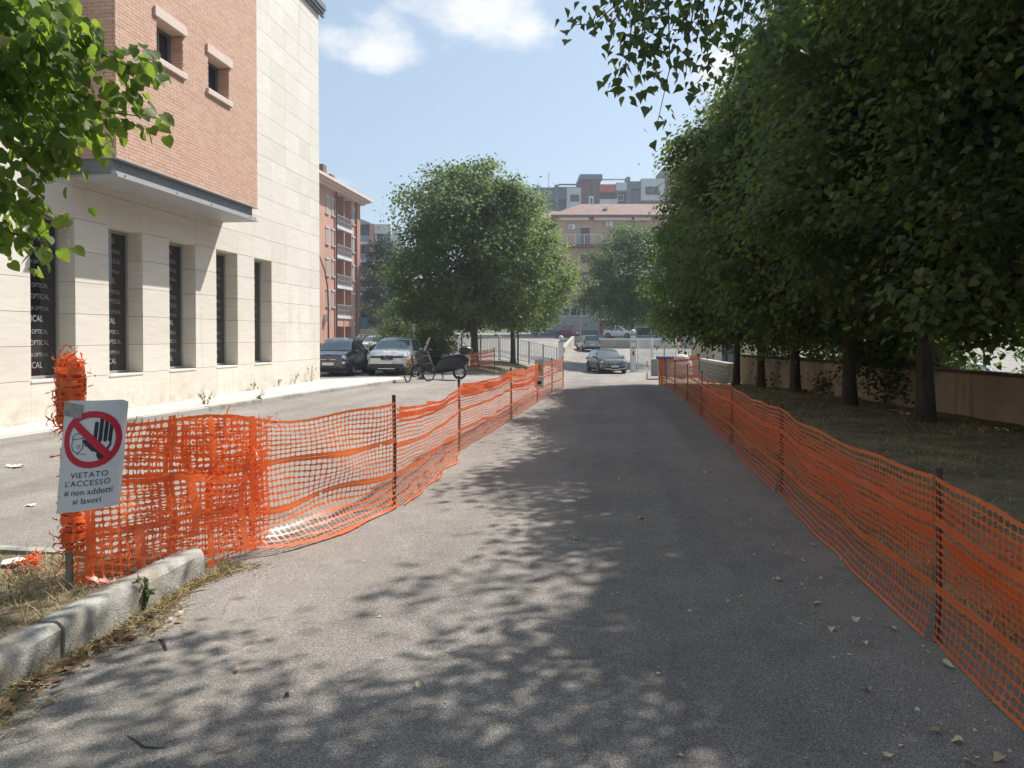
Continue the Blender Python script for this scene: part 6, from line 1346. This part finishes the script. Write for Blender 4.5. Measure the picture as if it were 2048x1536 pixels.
for k in range(70): x = 13.5 * k / 69; m.box(x - .012, x + .012, -1.26, -1.235, bz(491), bz(472))
for k in range(12): x = 13.5 * k / 11; m.box(x - .03, x + .03, -1.275, -1.22, bz(491), bz(471))
m.box(0, 13.5, -1.275, -1.22, bz(472), bz(471.2)); m.build('railing', M['white_paint'], bs, kind='stuff')
for (a, b, v0, v1, mt) in ((1152, 1160, 456, 491, 'opening_fill'), (1161, 1179, 455.5, 491, 'brown_wood'), (1242, 1252, 453, 491, 'cream_pl'), (1252.5, 1261, 453, 491, 'opening_fill'), (1160, 1178, 509, 526, 'brown_wood'), (1225, 1243, 509, 526, 'opening_fill'), (1160, 1178, 553, 576, 'brown_wood'), (1225, 1243, 553, 576, 'brown_wood')):
    w = MB().box(bx(a), bx(b), -.05, -.002, bz(v1), bz(v0)).build('window', M[mt], pk); MB().box(bx(a) - .12, bx(b) + .12, -.10, -.003, bz(v0) + .003, bz(v0) + .15).build('lintel', M['white_pl'], w)
for (u, v) in ((1143, 455), (1218, 449)):
    o = MB().cbox(bx(u), -.2, bz(v), .9, .38, .68, bev=.03).build('air_conditioner', M['white_paint'], pk); MB().lathe([(.24, 0), (.24, .02)], 16, Matrix.Translation((bx(u) - .12, -.391, bz(v))) @ Matrix.Rotation(R(90), 4, 'X')).build('fan_grille', M['grey_paint'], o)
m = MB(); m.tube([(bx(1268), -.08, ZE), (bx(1268), -.08, bz(600))], .06, 6); m.build('drainpipe', M['brown_wood'], pk)
MB().box(-.2, 22, -1.0, -.252, bz(603), bz(600)).build('balcony_slab', M['brown_wood'], pk); MB().box(-.2, 22, -1.0, -.002, bz(549), bz(545)).build('balcony_slab', M['brown_wood'], pk)
for (a, b, v0, v1) in ((1125, 1153, 617, 631), (1154.5, 1172, 617, 631), (1070, 1095, 648, 664), (1273, 1330, 655, 670)):
    w = MB().box(bx(a), bx(b), -.30, -.252, bz(v1), bz(v0)).build('window', M['glass_dark'], pk); m = MB(); x0, x1, z0, z1 = bx(a), bx(b), bz(v1), bz(v0)
    m.box(x0 - .08, x0, -.33, -.253, z0 - .08, z1 + .08); m.box(x1, x1 + .08, -.33, -.253, z0 - .08, z1 + .08); m.box(x0, x1, -.33, -.253, z1, z1 + .08); m.box(x0, x1, -.33, -.253, z0 - .08, z0); m.box((x0 + x1) / 2 - .04, (x0 + x1) / 2 + .04, -.33, -.302, z0, z1); m.build('frame', M['white_paint'], w)
MB().box(bx(1198), bx(1206), -.32, -.252, bz(639), bz(616)).build('tall_window', M['glass_dark'], pk); MB().box(bx(1208), bx(1246), -.34, -.252, bz(636), bz(616)).build('panel', M['cream_pl'], pk); MB().box(bx(1196), bx(1249), -1.1, -.252, bz(640.5), bz(638)).build('canopy', M['white_paint'], pk)
for (a, b) in ((1199, 1216), (1229, 1246)): MB().box(bx(a), bx(b), -.30, -.252, bz(668), bz(642)).build('red_panel', plain('brick_red_panel', (.30, .10, .07), .7), pk)
MB().box(bx(1219), bx(1228), -.34, -.252, bz(656), bz(641)).build('notice_board', M['white_paint'], pk); MB().box(bx(1221), bx(1226), -.345, -.341, bz(650), bz(644)).build('poster', M['tail_red'], pk)
MB().box(bx(1203), bx(1245), -.30, -.252, bz(613), bz(606)).build('fascia_sign', M['white_paint'], pk)
# rear wing with its own roof and two dishes
MB().box(bx(1090), -.05, 6, 16, 0, bz(424)).build('rear_wing_wall', M['maroon'], pk)
m = MB(); x0, x1 = bx(1082), bx(1139); m.add([(x0, 5.2, bz(424)), (x1, 5.2, bz(424)), (x1, 16, bz(424)), (x0, 16, bz(424)), (x0 + 1.0, 10, bz(398)), (x1 - .4, 10, bz(400))], [(3, 2, 1, 0), (0, 1, 5, 4), (1, 2, 5), (2, 3, 4, 5), (3, 0, 4)]); m.build('rear_roof', M['tile'], pk)
for (u, v) in ((1086, 397), (1138, 414)):
    o = MB().lathe([(.01, 0), (.25, .04), (.42, .13), (.46, .17), (.40, .14), (.2, .05)], 18, Matrix.Translation((bx(u), 4.2, bz(v))) @ Matrix.Rotation(R(70), 4, 'X') @ Matrix.Rotation(R(20), 4, 'Y')).build('satellite_dish', M['white_paint'], pk, smooth=True); m = MB(); m.tube([(bx(u), 4.6, bz(v) - 1.2), (bx(u), 4.3, bz(v))], .04, 6); m.build('mast', M['grey_paint'], o)
# modern block on the hill
D = 160.0; s2 = FPX / D; p = pix(1114, 672, D); mo = thing('apartment_block', 'modern flat roofed grey, white and maroon block with one red panel, above the pink house', 'building', (p.x, p.y, 0), YAW)
def cx2(u): return (u - 1114) / s2
def cz2(v): return 1.65 + (672 - v) / s2
def blk(nm, mat, u0, u1, v0, v1, y0, y1, parent=None): return MB().box(cx2(u0), cx2(u1), y0, y1, cz2(v1), cz2(v0)).build(nm, M[mat], parent or mo)
blk('wall', 'slate_pl', 1030, 1340, 372, 672, 2.0, 14); blk('tower', 'maroon', 1162, 1200, 358, 500, 0, 9); blk('tower_cap', 'slate_pl', 1159, 1204, 350, 360, -.3, 9.4)
blk('tower', 'maroon', 1334, 1385, 346, 500, 1, 10); blk('tower_cap', 'slate_pl', 1329, 1392, 333, 348, .6, 10.4)
blk('bay', 'white_pl', 1046, 1083, 383, 398, .4, 3); blk('bay', 'slate_pl', 1083.2, 1110, 379, 400, .8, 3); blk('bay', 'slate_pl', 1114, 1133, 378, 398, .6, 3); blk('column', 'slate_pl', 1109.5, 1117, 370, 420, .1, 2); w = blk('bay', 'white_pl', 1133.3, 1161.5, 376, 440, 0, 3); blk('window', 'glass_dark', 1140, 1158, 390, 404, -.05, -.002, w)
blk('pergola', 'maroon', 1117.2, 1160, 367, 369.5, .8, 1.2); blk('pergola', 'slate_pl', 1117.2, 1160, 373, 375, .8, 1.2)
blk('red_panel', 'red_pl', 1198.5, 1231, 370.5, 385.5, -.5, 1.99); blk('bay', 'white_pl', 1231.2, 1252, 367, 383, -.5, 1.99); blk('balcony', 'white_pl', 1198.5, 1234, 400, 412, -.6, 1.99); blk('loggia', 'dark_open', 1200.5, 1233, 386, 400, 1.9, 1.995)
w = blk('window', 'glass_dark', 1238, 1248, 388, 398, 1.85, 1.995); blk('frame', 'white_paint', 1236.5, 1249.5, 386.5, 388, 1.8, 1.99, w); blk('frame', 'white_paint', 1236.5, 1249.5, 398, 399.5, 1.8, 1.99, w); blk('frame', 'white_paint', 1236.5, 1238, 388, 398, 1.8, 1.99, w); blk('frame', 'white_paint', 1248, 1249.5, 388, 398, 1.8, 1.99, w)
blk('column', 'slate_pl', 1252.2, 1259.5, 355, 430, -.2, 2.6); blk('pergola', 'white_pl', 1204.2, 1252, 357, 359.5, .8, 1.2); blk('bay', 'slate_pl', 1260, 1281, 363, 378, .3, 1.99); w = blk('bay', 'white_pl', 1281.3, 1328, 358.5, 402, -.3, 1.99); blk('window', 'glass_dark', 1289.5, 1316, 375, 391, -.36, -.302, w); blk('mullion', 'slate_pl', 1302, 1303.5, 375, 391, -.4, -.362, w); blk('bay', 'slate_pl', 1260.2, 1281, 379, 430, 1.0, 1.99)
for u in (1170.5,):
    w = blk('window', 'glass_dark', 1179, 1185, 374, 393, -.04, -.002); blk('frame', 'white_paint', 1177.5, 1186.5, 393.2, 414, -.08, -.002); blk('window', 'glass_dark', 1180, 1184.5, 397, 413, -.12, -.082)
p = pix(1098, 370, D); m = MB(); m.tube([(cx2(1098), 2.5, cz2(372)), (cx2(1098), 2.5, cz2(340))], .05, 5); m.tube([(cx2(1094), 2.5, cz2(346)), (cx2(1103), 2.5, cz2(346))], .03, 4); m.tube([(cx2(1095), 2.5, cz2(351)), (cx2(1102), 2.5, cz2(351))], .03, 4); m.build('aerial', M['grey_paint'], mo)
# green slope at the back
hx_ = [x for x in XS if -300 <= x <= 350]; hy = [y for y in YS if 126 <= y <= 600]
t = NT('hill_green'); a = t.noise(.12, 6, .65); t.set(t.ramp(a, [(.35, (.05, .075, .03)), (.6, (.12, .13, .06)), (.75, (.22, .19, .10))]), .95)
tag(sheet('hill', hx_, hy, t.m, .05), kind='structure')
HL = ['broad dark tree on the slope between the pale flats and the gate linden', 'tree on the slope behind the right half of the gate linden', 'tree on the slope right of the modern block', 'tree behind the guardhouse, above the row of lindens end']
for i, (u, d_, Rr_, h) in enumerate(((800, 120, 4, 8), (890, 118, 4.5, 9), (1440, 100, 6, 14), (1520, 70, 5, 11))): bushy(HL[i], ground_at(u, d_), Rr_, 1.5, h, 110, 10000, .3, M['maple' if i % 2 else 'linden'], 140 + i, 'far_tree', 'tree', h * .6, .25)

# ------------------------------------------------------------------ litter on the ground
lv = []
for q in range(5):
    V, F = L_PO if q % 2 else L_HE; V = V.copy(); V[:, 2] += .35 * V[:, 0] ** 2 * (1 + q * .5) + .12 * np.sin(V[:, 1] * 4 + q); V[:, 0] *= (.9, 1, .7, .8, .6)[q]; lv.append([npmesh('dry_leaf', V, F, M['dryleaf' if w else 'dryleaf_pale']) for w in (0, 1)])
LVP = [(342, 1243), (362, 1227), (583, 1392), (20, 1372), (838, 1378), (1150, 1080), (1500, 1042), (1600, 1092), (1628, 1091), (1570, 1111), (1790, 1262), (1730, 1288), (1485, 1196), (1740, 1385), (1880, 1468), (1925, 1486), (1775, 1521), (1930, 1528), (2005, 1518), (1908, 1325), (1278, 1038), (1410, 945), (1500, 868), (1640, 1158), (1640, 1210), (1665, 1258), (1450, 1002), (1885, 1330), (1560, 1160), (1990, 1412), (190, 1308), (100, 1345), (480, 1338), (1345, 905), (1380, 1010), (1602, 1124), (1712, 1240), (1240, 960)]
rr = random.Random(12)
for i, (u, v) in enumerate(LVP):
    p = gpix(u, v, .01); sz_ = rr.uniform(.026, .052) * (1.25 if v > 1300 else 1)
    o = link('dry_leaf', lv[i % 5][1 if i in (13, 30, 31, 32) or rr.random() < .25 else 0], None, loc=(p.x, p.y, p.z + .012), rot=(rr.uniform(-.25, .25), rr.uniform(-.25, .25), rr.uniform(0, 6.28))); o.scale = (sz_,) * 3
    own = {(342, 1243): 'pale dry leaf lying flat beside the straw drift at the kerb foot', (362, 1227): 'small pale leaf touching the straw just right of the flat one by the kerb', (583, 1392): 'large dry leaf in the tree shadow right of the kerb straw', (20, 1372): 'pale leaf on the litter drift at the near end of the kerb', (190, 1308): 'brown curled leaf on the litter beside the kerb stone joint', (100, 1345): 'brown leaf half buried in the litter drift along the kerb', (480, 1338): 'dry leaf between two straw stalks in the tree shadow', (838, 1378): 'single leaf on the road well clear of the kerb, in the dappled shadow', (1150, 1080): 'leaf alone near the middle of the road at the shadow edge', (1790, 1262): 'curled pale leaf lying near the foot of the nearest right stake', (1240, 960): 'leaf farthest from both nets, in mid road shade'}.get((u, v))
    if own: tag(o, own, 'leaf', 'dry leaves by the kerb' if u < 700 else 'dry leaves on the shaded road'); continue
    tag(o, 'pale dry leaf lying curled on the shaded asphalt between the two nets' if u > 700 else 'dry curled leaf on the asphalt near the kerb stones at the left', 'leaf', 'dry leaves on the shaded road' if u > 700 else 'dry leaves by the kerb')
rr = random.Random(21)
for i in range(420 // 6):   # leaf litter along the kerb: small, lying in a drift
    pass
V, F = L_HE; n = 260; rs = np.random.RandomState(8); y_ = rs.uniform(1.8, 4.2, n); x_ = IX + .04 + np.abs(rs.randn(n)) * .10; P = np.column_stack([x_, y_, g(x_, y_) + .012 + rs.rand(n) * .02])
V, F = scatter(L_HE, P, unit(np.column_stack([rs.randn(n, 2), rs.randn(n) * .3])), unit(rs.randn(n, 3) * .4 + np.array([0, 0, 1])), rs.uniform(.02, .05, n)); t = NT('litter_brown'); r = t.geo.outputs['Random Per Island']; t.set(t.ramp(r, [(0, (.17, .09, .05)), (.6, (.30, .19, .10)), (1, (.42, .31, .17))]), .9); tag(link('leaf_litter', npmesh('leaf_litter', V, F, t.m)), kind='stuff')
n = 900; y_ = rs.uniform(-1, 28, n); x_ = 2.1 + rs.rand(n) * (wallx(y_) - 2.3); P = np.column_stack([x_, y_, g(x_, y_) + .06]); V, F = scatter(L_HE, P, unit(np.column_stack([rs.randn(n, 2), rs.randn(n) * .3])), unit(rs.randn(n, 3) * .5 + np.array([0, 0, 1])), rs.uniform(.03, .07, n)); tag(link('leaf_litter', npmesh('leaf_litter', V, F, M['dryleaf'])), kind='stuff')
n = 420; y_ = 1.2 + 12 * rs.rand(n) ** 1.4; x_ = np.where(rs.rand(n) < .6, 1.72 - np.abs(rs.randn(n)) * .35, rs.uniform(-1.8, 1.7, n)); P = np.column_stack([x_, y_, g(x_, y_) + .010]); V, F = scatter(L_HE, P, unit(np.column_stack([rs.randn(n, 2), rs.randn(n) * .1])), unit(rs.randn(n, 3) * .25 + np.array([0, 0, 1])), .006 + .016 * rs.rand(n) ** 2); tag(link('leaf_litter', npmesh('leaf_litter', V, F, M['dryleaf_pale'])), kind='stuff')
TW = [((318, 1283), (328, 1290), (332, 1304), .006, 'short thick twig piece on the asphalt by the kerb', 'bark'), ((255, 1475), (290, 1502), (330, 1500), .004, 'thin forked twig in the tree shadow at the lower left', 'bark'), ((470, 1330), (500, 1322), (520, 1312), .002, 'pale straw stalk beside the large dry leaf', 'drygrass'), ((560, 1335), (640, 1322), (705, 1314), .0018, 'long pale straw stalk in the tree shadow', 'drygrass'), ((552, 1129), (585, 1128), (606, 1128), .0025, 'straight white straw on the sunlit asphalt by the net', 'paper'), ((595, 1101), (620, 1097), (640, 1098), .002, 'short white straw on the sunlit asphalt, farther from the kerb', 'paper'), ((100, 1370), (170, 1330), (250, 1285), .002, 'long dry grass stalk lying along the kerb', 'drygrass'), ((1885, 1368), (1890, 1376), (1895, 1384), .002, 'tiny straw below the right net', 'paper')]
for (a, b, c, r_, lb_, mt) in TW: m = MB(); m.tube([gpix(*q) + Vector((0, 0, r_ + .003 + (.01 if k == 1 and mt == 'bark' else 0))) for k, q in enumerate((a, b, c))], r_, 6); o = m.build('twig' if mt == 'bark' else 'straw', M[mt]); tag(o, lb_, 'twig' if mt == 'bark' else 'straw')
def sheetlet(label, u, v, w, h, seed, h0=0.0, mat='paper', name='paper_scrap', cat='litter'):
    p = gpix(u, v, h0); rr = random.Random(seed); V = []; F = []
    for j in range(4):
        for i in range(5): V.append(((i / 4 - .5) * w + rr.uniform(-.1, .1) * w * .2, (j / 3 - .5) * h + rr.uniform(-.1, .1) * h * .3, .008 + rr.random() * .3 * h))
    for j in range(3):
        for i in range(4): a = j * 5 + i; F.append((a, a + 1, a + 6, a + 5))
    o = MB().add(V, F).build(name, M[mat]); o.location = p; o.rotation_euler = (0, 0, rr.uniform(-.4, .4)); return tag(o, label, cat)
sheetlet('white paper scrap on the old asphalt, nearer the pavement', 31, 935, .20, .12, 1); sheetlet('small white paper scrap on the old asphalt, closer to the pipe post', 62, 1013, .08, .06, 2); sheetlet('crumpled white wrapper in the dry grass of the island', 28, 1128, .12, .09, 3, .14)
p = gpix(56, 1135, .15); o = ribbons(lambda rr: (Vector((p.x + rr.uniform(-.07, .09), p.y + rr.uniform(-.03, .04), p.z + .03 + rr.random() * .03)), .02), 26, .05, .12, .022, 5, 5).build('net_scrap', M['net']); tag(o, 'torn scrap of orange netting lying in the dry grass', 'litter')
sheetlet('pale paper scrap on the verge beside the nearest linden trunk', 1793, 823, .30, .12, 7, .05)
# ------------------------------------------------------------------ veil of sun glare, added as a volume of thin haze
hz = MB().box(-360, 360, -130, 610, -3.5, 38).build('glare_haze', [], kind='stuff')
hm = bpy.data.materials.new('glare_haze_air'); hm.use_nodes = True; ht = hm.node_tree; ht.nodes.clear(); ho = ht.nodes.new('ShaderNodeOutputMaterial'); hv = ht.nodes.new('ShaderNodeVolumePrincipled')
hv.inputs['Color'].default_value = (.80, .88, 1, 1); hv.inputs['Density'].default_value = .0009; hv.inputs['Anisotropy'].default_value = .35
ht.links.new(hv.outputs[0], ho.inputs['Volume']); hz.data.materials.append(hm)
